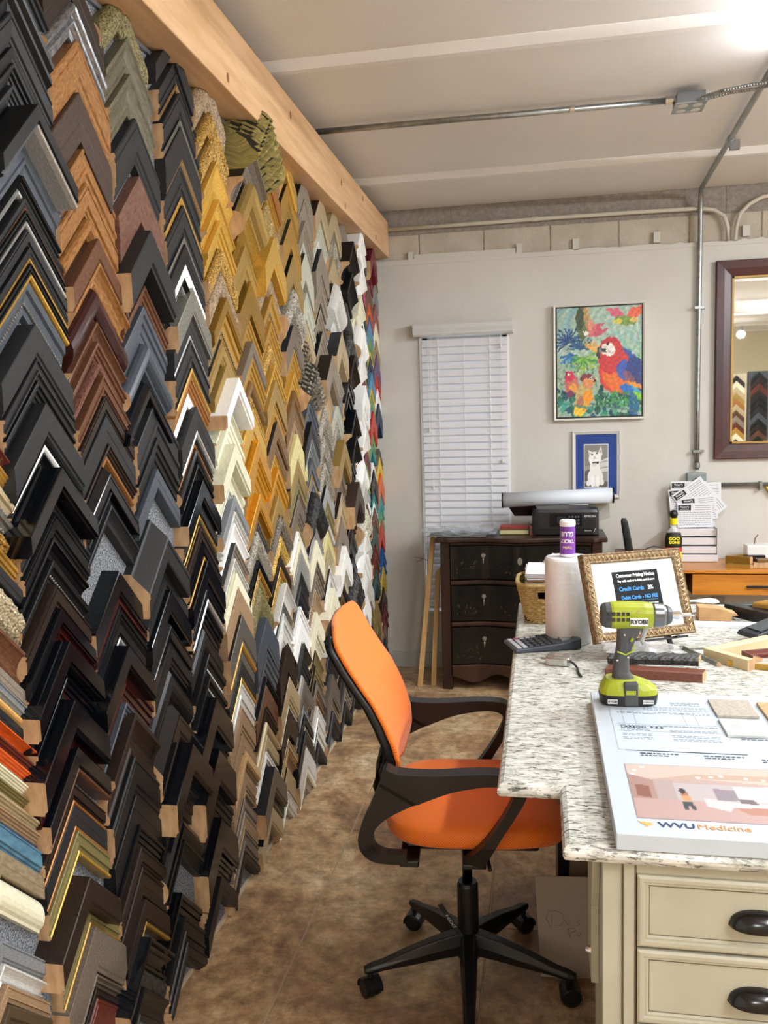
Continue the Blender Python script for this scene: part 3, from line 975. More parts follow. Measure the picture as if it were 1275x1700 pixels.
# seat: rounded cushion
P = []; uvs = []
nr, nc = 17, 49
for i in range(nr):
    a = -PI/2 + PI*i/(nr-1)
    for j in range(nc):
        t = 2*PI*j/(nc-1); ca = max(0, math.cos(a))**.45
        x = .022 + .242*ca*sgn(math.cos(t), .55); y = .237*ca*sgn(math.sin(t), .55)
        z = .532 + .042*sgn(math.sin(a), .7)
        if z > .532: z += .010*(abs(y)/.237)**2*ca - .004 + .006*(abs(x-.02)/.24)**2
        if x > .15: z -= (x-.15)**2*2.2
        P.append((x, y, z)); uvs.append((x, y + z))
F = [(i*nc+j, i*nc+j+1, (i+1)*nc+j+1, (i+1)*nc+j) for i in range(nr-1) for j in range(nc-1)]
meshobj('seat', P, F, M_or, ch, uvs=uvs, smooth=True)
sp = MB().box(-.16, .19, -.17, .17, .474, .494); sp.box(-.10, .10, -.07, .07, .44, .476)
so = sp.build('seat_pan', M_black, ch, bevel=.008)
# backrest: curved mesh panel and the black frame behind its rim
prof = [(-.326, 1.075), (-.310, 1.035), (-.284, .985), (-.253, .935), (-.220, .885), (-.196, .835), (-.176, .785), (-.163, .735), (-.160, .69), (-.168, .65), (-.182, .615)]
def bp_(t, v, off=0, grow=1):
    f = t*(len(prof)-1); i = min(int(f), len(prof)-2); q = f-i
    x = prof[i][0]*(1-q)+prof[i+1][0]*q; z = prof[i][1]*(1-q)+prof[i+1][1]*q
    w = .222*(1-.14*max(0, (t-.55)/.45)**1.6)
    # rounded top and bottom corners
    tt = min(1, t/.13); bb = min(1, (1-t)/.12)
    w *= (1-(1-tt)**2.4*.30)*(1-(1-bb)**2.4*.30)
    y = v*w*grow
    x -= .020*(1-v*v)
    tx, tz = prof[i+1][0]-prof[i][0], prof[i+1][1]-prof[i][1]; l = math.hypot(tx, tz)
    return (x + off*tz/l, y, z - off*tx/l)     # off > 0 moves backwards
nt_, nv = 34, 25
V = []; F = []; U = []
for side, off in ((0, 0.0), (1, .012)):
    for i in range(nt_):
        for j in range(nv):
            t = i/(nt_-1); v = -1+2*j/(nv-1); p = bp_(t, v, off); V.append(p); U.append((p[1], t*.5))
n0 = nt_*nv
for i in range(nt_-1):
    for j in range(nv-1):
        a = i*nv+j; F.append((a, a+1, a+nv+1, a+nv)); F.append((n0+a, n0+a+nv, n0+a+nv+1, n0+a+1))
for i in range(nt_-1):
    for j in (0, nv-1): a = i*nv+j; F.append((a, a+nv, n0+a+nv, n0+a))
for j in range(nv-1):
    for i in (0, nt_-1): a = i*nv+j; F.append((a, a+1, n0+a+1, n0+a))
meshobj('backrest', V, F, M_or, ch, uvs=U, smooth=True)
fr = MB()
rim = [(t/20, -1) for t in range(1, 21)] + [(1, v/5) for v in range(-4, 5)] + [(t/20, 1) for t in range(20, 0, -1)]
fr.tube([bp_(t, v, .026, .955) for t, v in rim], .0125, n=8)
fr.tube([bp_(.05, v/8, .022, .97) for v in range(-8, 9)], .010, n=8)
for yy in (-.06, .06):
    fr.tube([bp_(t/10, yy/.22, .03) for t in range(5, 11)], .013, n=8)
fr.build('back_frame', M_black, ch, smooth=True)
sb = MB()
sb.tube([(-.215, 0, .70), (-.225, 0, .64), (-.235, 0, .57), (-.225, 0, .51), (-.19, 0, .478), (-.10, 0, .47)], [.02, .026, .028, .028, .026, .022], n=10)
sb.build('back_support', M_black, ch, smooth=True)
outer = [(-.15, .482), (-.215, .485), (-.252, .503), (-.270, .545), (-.262, .59), (-.235, .65), (-.213, .70), (-.198, .745), (-.165, .734), (-.08, .730), (.04, .736), (.11, .732), (.142, .715), (.152, .68), (.125, .625), (.085, .56), (.04, .475)]
inner = [(-.15, .508), (-.20, .510), (-.225, .525), (-.232, .553), (-.225, .585), (-.19, .618), (-.13, .650), (-.08, .672), (-.03, .690), (.02, .700), (.06, .705), (.095, .702), (.115, .69), (.115, .665), (.09, .615), (.05, .555), (-.005, .490)]
def smooth_pts(ps, k=4):
    out = []
    for i in range(len(ps)-1):
        p0, p1, p2, p3 = ps[max(0, i-1)], ps[i], ps[i+1], ps[min(len(ps)-1, i+2)]
        for q in range(k):
            t = q/k; out.append(tuple(.5*((2*p1[a]) + (-p0[a]+p2[a])*t + (2*p0[a]-5*p1[a]+4*p2[a]-p3[a])*t*t + (-p0[a]+3*p1[a]-3*p2[a]+p3[a])*t**3) for a in (0, 1)))
    out.append(ps[-1]); return out
so_, si_ = smooth_pts(outer), smooth_pts(inner)
for sd in (-1, 1):
    V = []; F = []; n = len(so_)
    for i in range(n):
        # the arm pad is wider than the struts and leans slightly outwards
        hw = .024 if so_[i][1] > .70 else .017
        yc = sd*(.262 + .010*max(0, (so_[i][1]-.5)/.25))
        yl = yc - sd*.020*max(0, (.53-so_[i][1])/.06)
        for (x, z) in (so_[i], si_[i]): V += [(x, yl-hw, z), (x, yl+hw, z)]
    for i in range(n-1):
        a = i*4; b_ = a+4
        F += [(a, a+1, b_+1, b_), (a+2, b_+2, b_+3, a+3), (a, b_, b_+2, a+2), (a+1, a+3, b_+3, b_+1)]
    F += [(0, 2, 3, 1), (4*n-4, 4*n-3, 4*n-1, 4*n-2)]
    ar = meshobj('armrest', V, F, M_black, ch, bevel=.005, bseg=3)
    for xa, xb, za, zb in ((-.17, -.12, .468, .486), (-.01, .05, .466, .480)):
        MB().box(xa, xb, min(sd*.12, sd*.25), max(sd*.12, sd*.25), za, zb).build('arm_bracket', M_black, ar, bevel=.004)
gl = MB(); gl.lathe([(.030, .10), (.030, .285), (.026, .295)], n=24); gl.build('column_sleeve', M_black, ch, smooth=False)
MB().lathe([(.0145, .29), (.0145, .45)], n=20).build('gas_lift', mat('lift_rod', '55585c', .18, metal=1), ch, smooth=True)
lv = MB(); lv.tube([(.02, -.03, .452), (.05, -.11, .448), (.06, -.20, .44)], .006); lv.build('height_lever', M_black, ch)
# paper tag hanging on the column
tg = MB(); Mt = frame_M((-.048, -.045, .20), (.55, -.6, .55), (-.55, .1, .83), (-.5, -.8, -.2)); tg.box(-.012, .012, -.05, .055, -.0006, .0006, M=Mt)
tt_ = tg.build('hanging_tag', mat('tag_card', '33363a', .5), ch)
text('tag_print', 'JXSH', .02, Mt @ Matrix.Translation((0, 0, .0008)) @ Matrix.Rotation(PI/2, 4, 'Z'), M_white, tt_)
text('tag_print', 'JXSH', .02, Mt @ Matrix.Translation((0, 0, -.0012)) @ Matrix.Rotation(PI, 4, 'Y') @ Matrix.Rotation(PI/2, 4, 'Z'), M_white, tt_)
hub = MB().lathe([(.036, .075), (.040, .09), (.040, .125), (.034, .14), (.030, .14)], n=24); hub.build('base_hub', M_black, ch)
for k in range(5):
    a = math.radians(-90 + 72*k); ca, sa = math.cos(a), math.sin(a)
    secs = [(.025, .026, .085, .150), (.09, .024, .083, .140), (.17, .021, .078, .122), (.25, .0175, .074, .098), (.285, .016, .070, .092), (.306, .012, .070, .086)]
    V = []; F = []
    for r, hw, z0, z1 in secs:
        for (t, z) in ((-hw*.8, z0), (hw*.8, z0), (hw, z0+(z1-z0)*.5), (hw*.62, z1), (-hw*.62, z1), (-hw, z0+(z1-z0)*.5)):
            V.append((r*ca - t*sa, r*sa + t*ca, z))
    for i in range(len(secs)-1):
        for j in range(6): F.append((i*6+j, i*6+(j+1) % 6, (i+1)*6+(j+1) % 6, (i+1)*6+j))
    F += [tuple(range(6)), tuple(range((len(secs)-1)*6, len(secs)*6))]
    meshobj('base_leg', V, F, M_black, ch, bevel=.003)
    cx, cy = .290*ca, .290*sa
    rot = a + (.5, 1.9, 1.2, -.9, .3)[k]
    ax = Vector((math.cos(rot), math.sin(rot), 0)); c = Vector((cx, cy, .0265)) 
    cs = MB(); cs.tube([(cx, cy, .045), (cx, cy, .078)], .008, n=10)
    cs.tube([c - ax*.006, c + ax*.006], .0265, n=20)
    fw = Vector((-ax.y, ax.x, 0))
    hood = []
    for q in range(9):
        t = math.radians(-10 + 200*q/8); hood.append([c + ax*s_ + (fw*math.cos(t) + Vector((0, 0, 1))*math.sin(t))*.0295 for s_ in (-.026, .026)])
    cs.grid([[tuple(p) for p in r_] for r_ in hood])
    co = cs.build('caster', M_black, ch)
    so2 = co.modifiers.new('solid', 'SOLIDIFY'); so2.thickness = .002
    for s_ in (-1, 1):
        wv = MB(); wv.tube([c + ax*(s_*.009), c + ax*(s_*.011), c + ax*(s_*.022), c + ax*(s_*.024)], [.022, .0262, .0262, .022], n=24); wv.build('wheel', M_black, co, smooth=False)

# ------------------------------------------------------------------ granite counter on its cabinet
def granite():
    m = bpy.data.materials.new('speckled_granite'); m.use_nodes = True; nt = m.node_tree; N = nt.nodes; L = nt.links; b = N['Principled BSDF']
    tc = N.new('ShaderNodeNewGeometry')
    def noise(scale, st, det=3, dist=0, rough=.5, rot=0):
        mp = N.new('ShaderNodeMapping'); mp.inputs['Scale'].default_value = st; mp.inputs['Rotation'].default_value = (0, 0, rot); L.new(tc.outputs['Position'], mp.inputs[0])
        n = N.new('ShaderNodeTexNoise'); n.inputs['Scale'].default_value = scale; n.inputs['Detail'].default_value = det; n.inputs['Distortion'].default_value = dist; n.inputs['Roughness'].default_value = rough
        L.new(mp.outputs[0], n.inputs['Vector']); return n
    def ramp(n, stops):
        r = N.new('ShaderNodeValToRGB'); e = r.color_ramp.elements
        e[0].position, e[0].color = stops[0][0], lin(stops[0][1]); e[1].position, e[1].color = stops[-1][0], lin(stops[-1][1])
        for p, c in stops[1:-1]: x = e.new(p); x.color = lin(c)
        L.new(n.outputs['Fac'], r.inputs[0]); return r
    base = ramp(noise(40, (.6, 1.2, 1), 5, .3), [(.34, 'b3b3aa'), (.5, 'cfcfc6'), (.66, 'dfdfd8')])
    fl_ = ramp(noise(175, (.30, 1.25, .8), 3, .5, .62, rot=.12), [(.37, '1a1a1a'), (.43, 'ffffff')])
    fl2 = ramp(noise(85, (.28, 1.3, .8), 4, .8, .65, rot=.2), [(.36, '3a3b3a'), (.44, 'ffffff')])
    fl3 = ramp(noise(60, (.5, 1.1, 1), 5, .3, .7), [(.34, 'a09e94'), (.48, 'ffffff')])
    cur = base.outputs[0]
    for k, fac, tint in ((fl3, .8, None), (fl2, .8, None), (fl_, .80, None)):
        x = N.new('ShaderNodeMix'); x.data_type = 'RGBA'; x.blend_type = 'MULTIPLY'; x.inputs[0].default_value = fac
        L.new(cur, x.inputs[6]); L.new(k.outputs[0], x.inputs[7]); cur = x.outputs[2]
    L.new(cur, b.inputs['Base Color']); b.inputs['Roughness'].default_value = .22
    return m
M_gr = granite()
CT = .90
cn = thing('granite_counter', 'speckled white granite worktop with notched corner above the orange chair', 'counter', (-.088, 1.343, CT-.03))
x0, yn, xn, yf = .014, .224, .118, 1.86
prf = [(0.012, .0), (.004, .004), (0, .012), (0, .018), (.004, .026), (.012, .030)]
pl_ = [(0, yn), (xn, yn), (xn, 0), (1.75, 0), (1.75, yf), (0, yf)]
ins = [(1, 1), (1, 1), (1, 1), (-1, 1), (-1, -1), (1, -1)]
V = []; F = []
for o_, z in prf:
    for (x, y), (sx_, sy_) in zip(pl_, ins): V.append((x + sx_*o_, y + sy_*o_, z))
n = 6
for i in range(len(prf)-1):
    for j in range(n): F.append((i*n+j, i*n+(j+1) % n, (i+1)*n+(j+1) % n, (i+1)*n+j))
F += [tuple(range(n)), tuple(range((len(prf)-1)*n, len(prf)*n))]
meshobj('worktop', V, F, M_gr, cn)
def glaze():
    m = mat('cream_glazed_paint', 'aeaa96', .4, col2='b9b5a2', nscale=5)
    nt = m.node_tree; N = nt.nodes; L = nt.links; b = N['Principled BSDF']
    # chipped spots with a shape of their own, brown wood showing
    tc = N.new('ShaderNodeNewGeometry'); n = N.new('ShaderNodeTexNoise'); n.inputs['Scale'].default_value = 9; n.inputs['Detail'].default_value = 9; n.inputs['Roughness'].default_value = .8
    L.new(tc.outputs['Position'], n.inputs['Vector'])
    r = N.new('ShaderNodeValToRGB'); e = r.color_ramp.elements; e[0].position = .285; e[0].color = (0, 0, 0, 1); e[1].position = .295; e[1].color = (1, 1, 1, 1)
    L.new(n.outputs['Fac'], r.inputs[0])
    old = b.inputs['Base Color'].links[0].from_socket
    x = N.new('ShaderNodeMix'); x.data_type = 'RGBA'; L.new(r.outputs[0], x.inputs[0]); x.inputs[6].default_value = lin('7a5438'); L.new(old, x.inputs[7]); L.new(x.outputs[2], b.inputs['Base Color'])
    return m
M_cab = glaze(); M_glz = mat('dark_glaze', '6d614c', .5)
cb = thing('drawer_cabinet', 'cream glazed drawer cabinet with black cup handles under the granite counter', 'cabinet', (.095, 1.372, 0))
c_ = MB(); c_.box(.0, .032, 0, .19, .0, .868); c_.box(.032, .040, .004, .19, 0, .868); c_.box(.16, 1.6, .02, 1.70, .06, .868); c_.box(.04, .16, .02, .19, .06, .868); c_.box(.04, 1.6, .05, .1, 0, .07)
c_.build('carcass', M_cab, cb, bevel=.0015, bseg=1)
# face frame
ff = MB(); ff.box(.034, .054, -.006, .02, 0, .868); ff.box(.054, .80, -.006, .02, .848, .868); ff.box(.054, .80, -.004, .018, .0, .05); ff.box(.78, .80, -.006, .02, 0, .868)
ff.build('face_frame', M_cab, cb, bevel=.0015)
MB().box(.051, .0535, -.0065, .018, .05, .862).build('glaze_line', M_glz, cb)
for z0, z1 in ((.724, .848), (.588, .718), (.40, .582), (.06, .394)):
    xa, xb = .0555, .43
    dr = MB()
    # stepped drawer front: flat border, ogee step, recessed field
    rings = [(0, 0, .004), (0, 0, -.010), (.004, .004, -.0125), (.010, .010, -.0125), (.012, .012, -.009), (.016, .016, -.0095), (.019, .019, -.0055)]
    V = []; F = []
    for ix, iz, yy in rings: V += [(xa+ix, yy, z0+iz), (xb-ix, yy, z0+iz), (xb-ix, yy, z1-iz), (xa+ix, yy, z1-iz)]
    for i in range(len(rings)-1):
        for j in range(4): F.append((i*4+j, i*4+(j+1) % 4, (i+1)*4+(j+1) % 4, (i+1)*4+j))
    F.append(tuple(range(len(rings)*4-4, len(rings)*4)))
    d_ = meshobj('drawer', V, F, M_cab, cb, recalc=True)
    gz = MB()
    for a in ((xa+.019, xb-.019, z0+.0187, z0+.0200), (xa+.019, xb-.019, z1-.0200, z1-.0187)): gz.box(a[0], a[1], -.0062, -.0054, a[2], a[3])
    for a in ((xa+.0187, xa+.0200), (xb-.0200, xb-.0187)): gz.box(a[0], a[1], -.0062, -.0054, z0+.019, z1-.019)
    gz.build('glaze_line', M_glz, d_)
    # cup pull
    hx, hz = .243, (z0+z1)/2 - .003; V = []; F = []
    nu, nv_ = 21, 9
    for i in range(nu):
        u = -1 + 2*i/(nu-1)
        for j in range(nv_):
            t = j/(nv_-1)*PI/2*1.02
            ww = max(0, 1-abs(u)**2.6)**.5
            V.append((hx + u*.043, -.0055 - .024*ww*math.sin(t), hz - .011 + .026*ww*math.cos(t)))
    for i in range(nu-1):
        for j in range(nv_-1): a = i*nv_+j; F.append((a, a+1, a+nv_+1, a+nv_))
    hd = meshobj('cup_handle', V, F, M_blackg, d_, smooth=True); hd['label'] = 'glossy black cup handle'
    q = hd.modifiers.new('solid', 'SOLIDIFY'); q.thickness = .002; q.offset = 1
# bracket under the overhang
bk = thing('support_bracket', 'cream wooden support bracket screwed to the left side of the drawer cabinet', 'bracket', (.081, 1.45, .59))
MB().prism([(0, 0), (.10, 0), (.10, .276), (-.04, .276), (-.04, .246), (0, .145)], 'x', 0, .0135, M=Matrix.Identity(4)).build('bracket_board', M_cab, bk, bevel=.001)
sc_ = MB(); sc_.tube([(-.009, .02, .05), (-.004, .02, .05), (0, .02, .05)], [.003, .006, .007], n=12); sc_.build('screw', M_chrome, bk)
# leaning cardboard, dark storage box and boxes behind
cd = thing('cardboard_sheet', 'pale cardboard sheet with pencil writing leaning under the counter', 'cardboard', (.0, 2.30, 0))
tl = math.radians(-9)
Mc = Matrix.Translation((0, 0, 0)) @ Matrix.Rotation(math.radians(-3), 4, 'Y') @ Matrix.Rotation(tl, 4, 'X')
MB().box(-.012, .24, 0, .004, 0.003, .285, M=Mc).build('sheet', mat('pale_card', 'b9a99c', .7), cd)
pen = mat('pencil', '6c625c', .8)
def scribble(pts, M, parent, r=.0007): MB().tube([tuple(M @ Vector(p)) for p in pts], r, n=4).build('pencil_line', pen, parent)
def arc(cx, cz, rx, rz, a0, a1, n=14): return [(cx+rx*math.cos(math.radians(a0+(a1-a0)*i/n)), -.0004, cz+rz*math.sin(math.radians(a0+(a1-a0)*i/n))) for i in range(n+1)]
scribble([(.030, -.0004, .175), (.027, -.0004, .145), (.024, -.0004, .142)] + arc(.042, .175, .030, .032, 215, -90-35, 18)[:0] + [(.020, -.0004, .150), (.013, -.0004, .168), (.020, -.0004, .186), (.040, -.0004, .190), (.060, -.0004, .180), (.066, -.0004, .162), (.052, -.0004, .150), (.034, -.0004, .148)], Mc, cd)
scribble([(.070, -.0004, .164), (.068, -.0004, .154), (.074, -.0004, .151), (.079, -.0004, .162), (.080, -.0004, .152)], Mc, cd)
scribble([(.108, -.0004, .166), (.098, -.0004, .160), (.108, -.0004, .154), (.098, -.0004, .148)], Mc, cd)
scribble([(.074, -.0004, .142), (.070, -.0004, .126), (.078, -.0004, .116), (.074, -.0004, .138), (.088, -.0004, .142), (.094, -.0004, .134), (.080, -.0004, .128)], Mc, cd)
scribble([(.100, -.0004, .130), (.094, -.0004, .122), (.104, -.0004, .118), (.108, -.0004, .130)], Mc, cd)
db = thing('black_crate', 'black plastic crate standing under the counter behind the cardboard', 'crate', (.14, 2.62, 0))
b = MB(); b.box(-.10, .10, -.18, .25, 0.001, .44); b.box(-.11, .11, -.19, .26, .44, .465)
b.build('crate_body', M_black, db, bevel=.004)
bx = thing('cardboard_box', 'folded brown cardboard tucked behind the pale sheet', 'cardboard', (.13, 2.40, 0))
MB().box(-.075, .085, 0, .004, .003, .325, M=Matrix.Rotation(math.radians(-5), 4, 'X') @ Matrix.Rotation(math.radians(4), 4, 'Y')).build('flap', mat('brown_card', '8d7762', .8), bx)
px_ = thing('paper_sheet', 'white paper sheet standing behind the folded cardboard', 'paper', (.20, 2.425, 0))
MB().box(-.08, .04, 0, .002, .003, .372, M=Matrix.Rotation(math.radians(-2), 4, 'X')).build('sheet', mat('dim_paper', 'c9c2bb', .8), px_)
# ------------------------------------------------------------------ things on the counter
TB = .928
bo = thing('foam_board_panel', 'white framed foam board with printed lobby picture lying on the counter front', 'panel', (.115, 1.344, CT))
MB().box(0, .80, -.004, .715, .0005, .028).build('board', mat('white_foam_board', 'c1cbd5', .35), bo, bevel=.0012)
Mg = Matrix.Identity(4)
gry = mat('grey_print', '6e7986', .7); dkp = mat('dark_print', '3c4552', .7); nav = mat('navy_print', '243a63', .6); orp = mat('orange_print', 'dd9a62', .6); gdp = mat('gold_print', 'e0a84e', .6)
fm_ = MB()
pa = thing('printed_form', 'printed paper form lying flat on the white foam board', 'paper', (.115, 1.344, CT+.028))
MB().box(.035, .262, .352, .672, .0002, .0007).build('sheet', mat('form_paper', 'bcc7d2', .6), pa)
g = MB(); r3 = random.Random(5)
def rule(x0, x1, y, w=.0012): g.box(x0, x1, y, y+w, .0007, .0009)
def words(x0, x1, y, h=.0035):
    x = x0
    while x < x1:
        l = r3.uniform(.004, .013); g.box(x, min(x+l, x1), y, y+h, .0007, .0009); x += l + .0025
for y in (.645, .638, .628): words(.175, .24, y)
for y in (.612, .604, .595): words(.11, .25, y, .003)
for y in (.590, .500, .488, .458): rule(.045, .25, y)
for x in (.06, .085, .19, .215): g.box(x, x+.0008, .50, .59, .0007, .0009)
for y in (.575, .568, .49): words(.05, .25, y, .003)
for y in (.47, .463, .44, .432, .42, .412): words(.05, .11, y, .003); words(.15, .245, y-.004, .003)
g.build('form_lines', gry, pa)
text('form_print', 'LARSON  8.8.8', .014, Matrix.Translation((.05, .480, .0011)), dkp, pa, 'LEFT')
g = MB(); g.box(.05, .28, .349, .3515, .0284, .0288); g.box(.05, .05, .349, .35, .0284, .0288)
for xx_, yy_ in ((.075, .335), (.195, .333), (.30, .325), (.285, .44)):
    words(xx_, xx_+.075, yy_, .005); words(xx_, xx_+.055, yy_-.010, .004)
for i in range(len(g.v)): v = g.v[i]; g.v[i] = (v[0], v[1], v[2]-.0007+.0284 if v[2] < .01 else v[2])
g.build('caption_print', dkp, bo)
# lobby picture
R = Raster(190, 80, (206, 178, 170)); R.X = R.X*1.55; _poly = R.poly; R.poly = lambda pts, *a: _poly([((1.7 if x >= 1 else x), y) for x, y in pts], *a)
R.poly([(0, 0), (1, 0), (1, .34), (.75, .30), (.35, .24), (.12, .30), (0, .18)], (226, 205, 192)); R.poly([(.12, .3), (.4, .16), (.75, .14), (1, .22), (1, .34), (.7, .24), (.4, .24)], (208, 178, 158))
R.poly([(0, .2), (.14, .30), (.14, .66), (0, .66)], (186, 150, 140)); R.poly([(.03, .4), (.11, .42), (.11, .64), (.03, .62)], (150, 98, 84)); R.poly([(.14, .3), (.26, .3), (.26, .68), (.14, .66)], (196, 174, 172))
R.poly([(.26, .34), (.60, .34), (.60, .66), (.26, .66)], (206, 196, 198)); R.poly([(.48, .42), (.62, .44), (.62, .62), (.48, .64)], (158, 146, 156)); R.poly([(.6, .36), (.95, .34), (1, .66), (.6, .64)], (226, 222, 232))
R.poly([(0, .66), (.26, .66), (.6, .72), (1, .70), (1, 1), (0, 1)], (205, 172, 166)); R.poly([(.40, .60), (.58, .66), (.52, .82), (.40, .74)], (228, 222, 224)); R.poly([(.54, .72), (.95, .70), (.88, .86), (.62, .86)], (198, 142, 124))
R.poly([(.56, .66), (.96, .66), (.98, .73), (.54, .74)], (240, 236, 238)); R.poly([(.60, .60), (.68, .60), (.70, .68), (.60, .67)], (120, 110, 110)); R.poly([(.8, .62), (.9, .6), (.9, .67), (.8, .68)], (96, 92, 110))
R.ell(.30, .56, .022, .10, (190, 120, 92)); R.ell(.295, .49, .018, .05, (52, 40, 36)); R.ell(.305, .62, .028, .05, (224, 168, 110)); R.poly([(.275, .68), (.33, .68), (.34, .82), (.32, .82), (.305, .72), (.295, .82), (.275, .82)], (50, 62, 66))
for x, y in ((.1, .05), (.05, .12), (.03, .2), (.42, .22), (.5, .2), (.56, .18), (.70, .20), (.8, .22), (.95, .08)): R.ell(x, y, .014, .02, (255, 252, 246))
painted('lobby_picture', R.a*.86, .46, .222, Matrix.Translation((.040, .057, .0286)), bo)
MB().box(.038, .502, .055, .281, .0279, .0284).build('picture_edge', mat('picture_edge', '8f8590', .6), bo)
text('logo_print', 'WVU', .0235, Matrix.Translation((.070, .034, .0287)), nav, bo, 'LEFT', bold=.0003, sx=1.05)
text('logo_print', 'Medicine', .0235, Matrix.Translation((.1305, .034, .0287)), orp, bo, 'LEFT', bold=0, sx=.98)
em = MB()
em.prism([(0, .012), (.008, .008), (.012, .011), (.016, .006), (.020, .009), (.024, .005), (.030, .012), (.022, .001), (.026, -.002), (.018, -.005), (.016, -.010), (.010, -.010), (.014, -.004), (.006, .002)], 'z', 0, .0004, M=Matrix.Translation((.038, .034, .0284)) @ Matrix.Diagonal((.9, .8, 1, 1)))
em.build('emblem_print', gdp, bo)
M_st1 = mat('beige_stone_chip', 'b5ae9f', .5, col2='a0968a', nscale=120); M_st2 = mat('white_stone_chip', 'c9cdcc', .35, col2='b4baba', nscale=60)
for nm, lab, m_, xa, xb, ya, yb in (('stone_sample', 'square beige speckled stone sample on the foam board', M_st1, .378, .466, 1.902, 2.012), ('stone_sample', 'square white stone sample lying below the beige one', M_st2, .376, .462, 1.785, 1.882), ('wood_sample', 'light wood floor sample cut by the right picture edge', M_pine, .482, .56, 1.84, 2.0)):
    t = thing(nm, lab, 'sample', (xa, ya, CT+.028)); MB().box(0, xb-xa, 0, yb-ya, .0003, .0065).build('chip', m_, t, bevel=.0008)
tr = MB()
# ------------------------------------------------------------------ impact driver
M_lime = mat('lime_plastic', 'aab524', .4, col2='97a11d', nscale=12); M_rub = mat('grey_rubber', '4a4b4d', .6); M_dk = mat('charcoal_plastic', '2e2f31', .45)
dv = thing('impact_driver', 'lime green and grey cordless impact driver standing on its battery', 'power tool', (.196, 1.99, CT+.0285), math.radians(3))
Mx = Matrix.Identity(4)
def rr_prism(mb, sects, n=24, p=3.2, mi=0):
    """loft of rounded rectangles: (z, cx, cy, hx, hy)"""
    V = []; F = []
    for z, cx, cy, hx, hy in sects:
        for k in range(n):
            t = 2*PI*k/n; V.append((cx + hx*sgn(math.cos(t), 2/p), cy + hy*sgn(math.sin(t), 2/p), z))
    for i in range(len(sects)-1):
        for k in range(n): F.append((i*n+k, i*n+(k+1) % n, (i+1)*n+(k+1) % n, (i+1)*n+k))
    F += [tuple(range(n)), tuple(range((len(sects)-1)*n, len(sects)*n))]
    return mb.add(V, F, mi)
bt = rr_prism(MB(), [(0, 0, 0, .060, .036), (.003, 0, 0, .064, .039), (.022, 0, 0, .067, .040), (.026, 0, 0, .067, .040)]); bt.build('battery', mat('battery_black', '1d1d1e', .4), dv)
bt2 = rr_prism(MB(), [(.026, 0, 0, .066, .040), (.038, 0, 0, .064, .038), (.050, -.006, 0, .052, .034), (.060, -.016, 0, .034, .028)]); bt2.build('battery_dock', M_lime, dv)
MB().box(-.014, .018, -.0415, .038, .002, .058).build('battery_latch', M_rub, dv, bevel=.004)
hd = MB()
rr_prism(hd, [(.050, -.008, 0, .028, .022), (.075, -.016, 0, .020, .0175), (.10, -.015, 0, .0175, .0165), (.13, -.009, 0, .018, .0165), (.155, -.003, 0, .022, .0175), (.175, .002, 0, .028, .019), (.19, .004, 0, .036, .021)], p=2.6)
hd.build('grip', M_rub, dv)
st = MB(); st.tube([(-.026, -.0175, .125), (-.008, -.0182, .118), (.010, -.0182, .128), (.012, -.018, .142)], .0022, n=6); st.tube([(.004, -.0188, .150), (.008, -.0190, .158)], .0035, n=6); st.build('grip_accent', M_lime, dv)
def xl(mb, prof_, n=24, mi=0, hz=1, hy=1, cz=.208):
    V = []; F = []
    for x, r in prof_:
        for k in range(n):
            t = 2*PI*k/n; V.append((x, hy*r*sgn(math.cos(t), .85), cz + hz*r*sgn(math.sin(t), .85)))
    for i in range(len(prof_)-1):
        for k in range(n): F.append((i*n+k, i*n+(k+1) % n, (i+1)*n+(k+1) % n, (i+1)*n+k))
    F += [tuple(range(n)), tuple(range((len(prof_)-1)*n, len(prof_)*n))]
    return mb.add(V, F, mi)
xl(MB(), [(-.062, .020), (-.060, .025), (-.052, .029), (-.030, .030), (-.026, .030)]).build('motor_cap', M_rub, dv)
body = xl(MB(), [(-.040, .0302), (-.034, .0315), (-.01, .032), (.035, .031), (.052, .0285), (.055, .026)]); body.build('motor_housing', M_lime, dv)
xl(MB(), [(.054, .027), (.058, .0285), (.078, .0265), (.083, .0235)]).build('gear_case', mat('gear_case', '77797a', .3, metal=.8), dv)
xl(MB(), [(.083, .023), (.087, .0235), (.095, .019), (.098, .015)]).build('nose_boot', mat('dark_boot', '4b4d50', .4), dv)
xl(MB(), [(.098, .0085), (.113, .0095), (.118, .008), (.120, .0045), (.140, .0035), (.148, .0012)], n=14).build('chuck', M_chrome, dv)
vt = MB()
for i in range(5):
    for j in range(2): vt.box(-.050+i*.0105, -.043+i*.0105, -.0325, -.0285, .200+j*.013-.002*i*0, .208+j*.013)
vt.build('vent', M_dk, dv)
MB().box(.0, .040, -.0338, -.030, .190, .208).build('name_plate', M_white, dv, bevel=.001)
text('name_print', 'RYOBI', .0135, frame_M((.020, -.0342, .199), (1, 0, 0), (0, 0, 1), (0, -1, 0)), M_dk, dv, bold=.0005)
Mb1 = frame_M((-.040, -.0418, .014), (1, 0, 0), (0, 0, 1), (0, -1, 0)); Mb2 = frame_M((.040, -.0418, .014), (1, 0, 0), (0, 0, 1), (0, -1, 0))
MB().box(-.011, .011, -.005, .005, 0, .0008, M=Mb1).build('battery_label', M_white, dv); text('battery_print', 'RYOBI', .007, Mb1 @ Matrix.Translation((0, 0, .0011)), M_dk, dv, bold=.0003)
MB().box(-.012, .012, -.0045, .0045, 0, .0008, M=Mb2).build('battery_label', M_white, dv); text('battery_print', 'LITHIUM 18V', .004, Mb2 @ Matrix.Translation((0, 0, .0011)), M_dk, dv)
MB().box(-.010, .012, -.043, -.0405, .030, .040).build('gauge', M_lime, dv); 
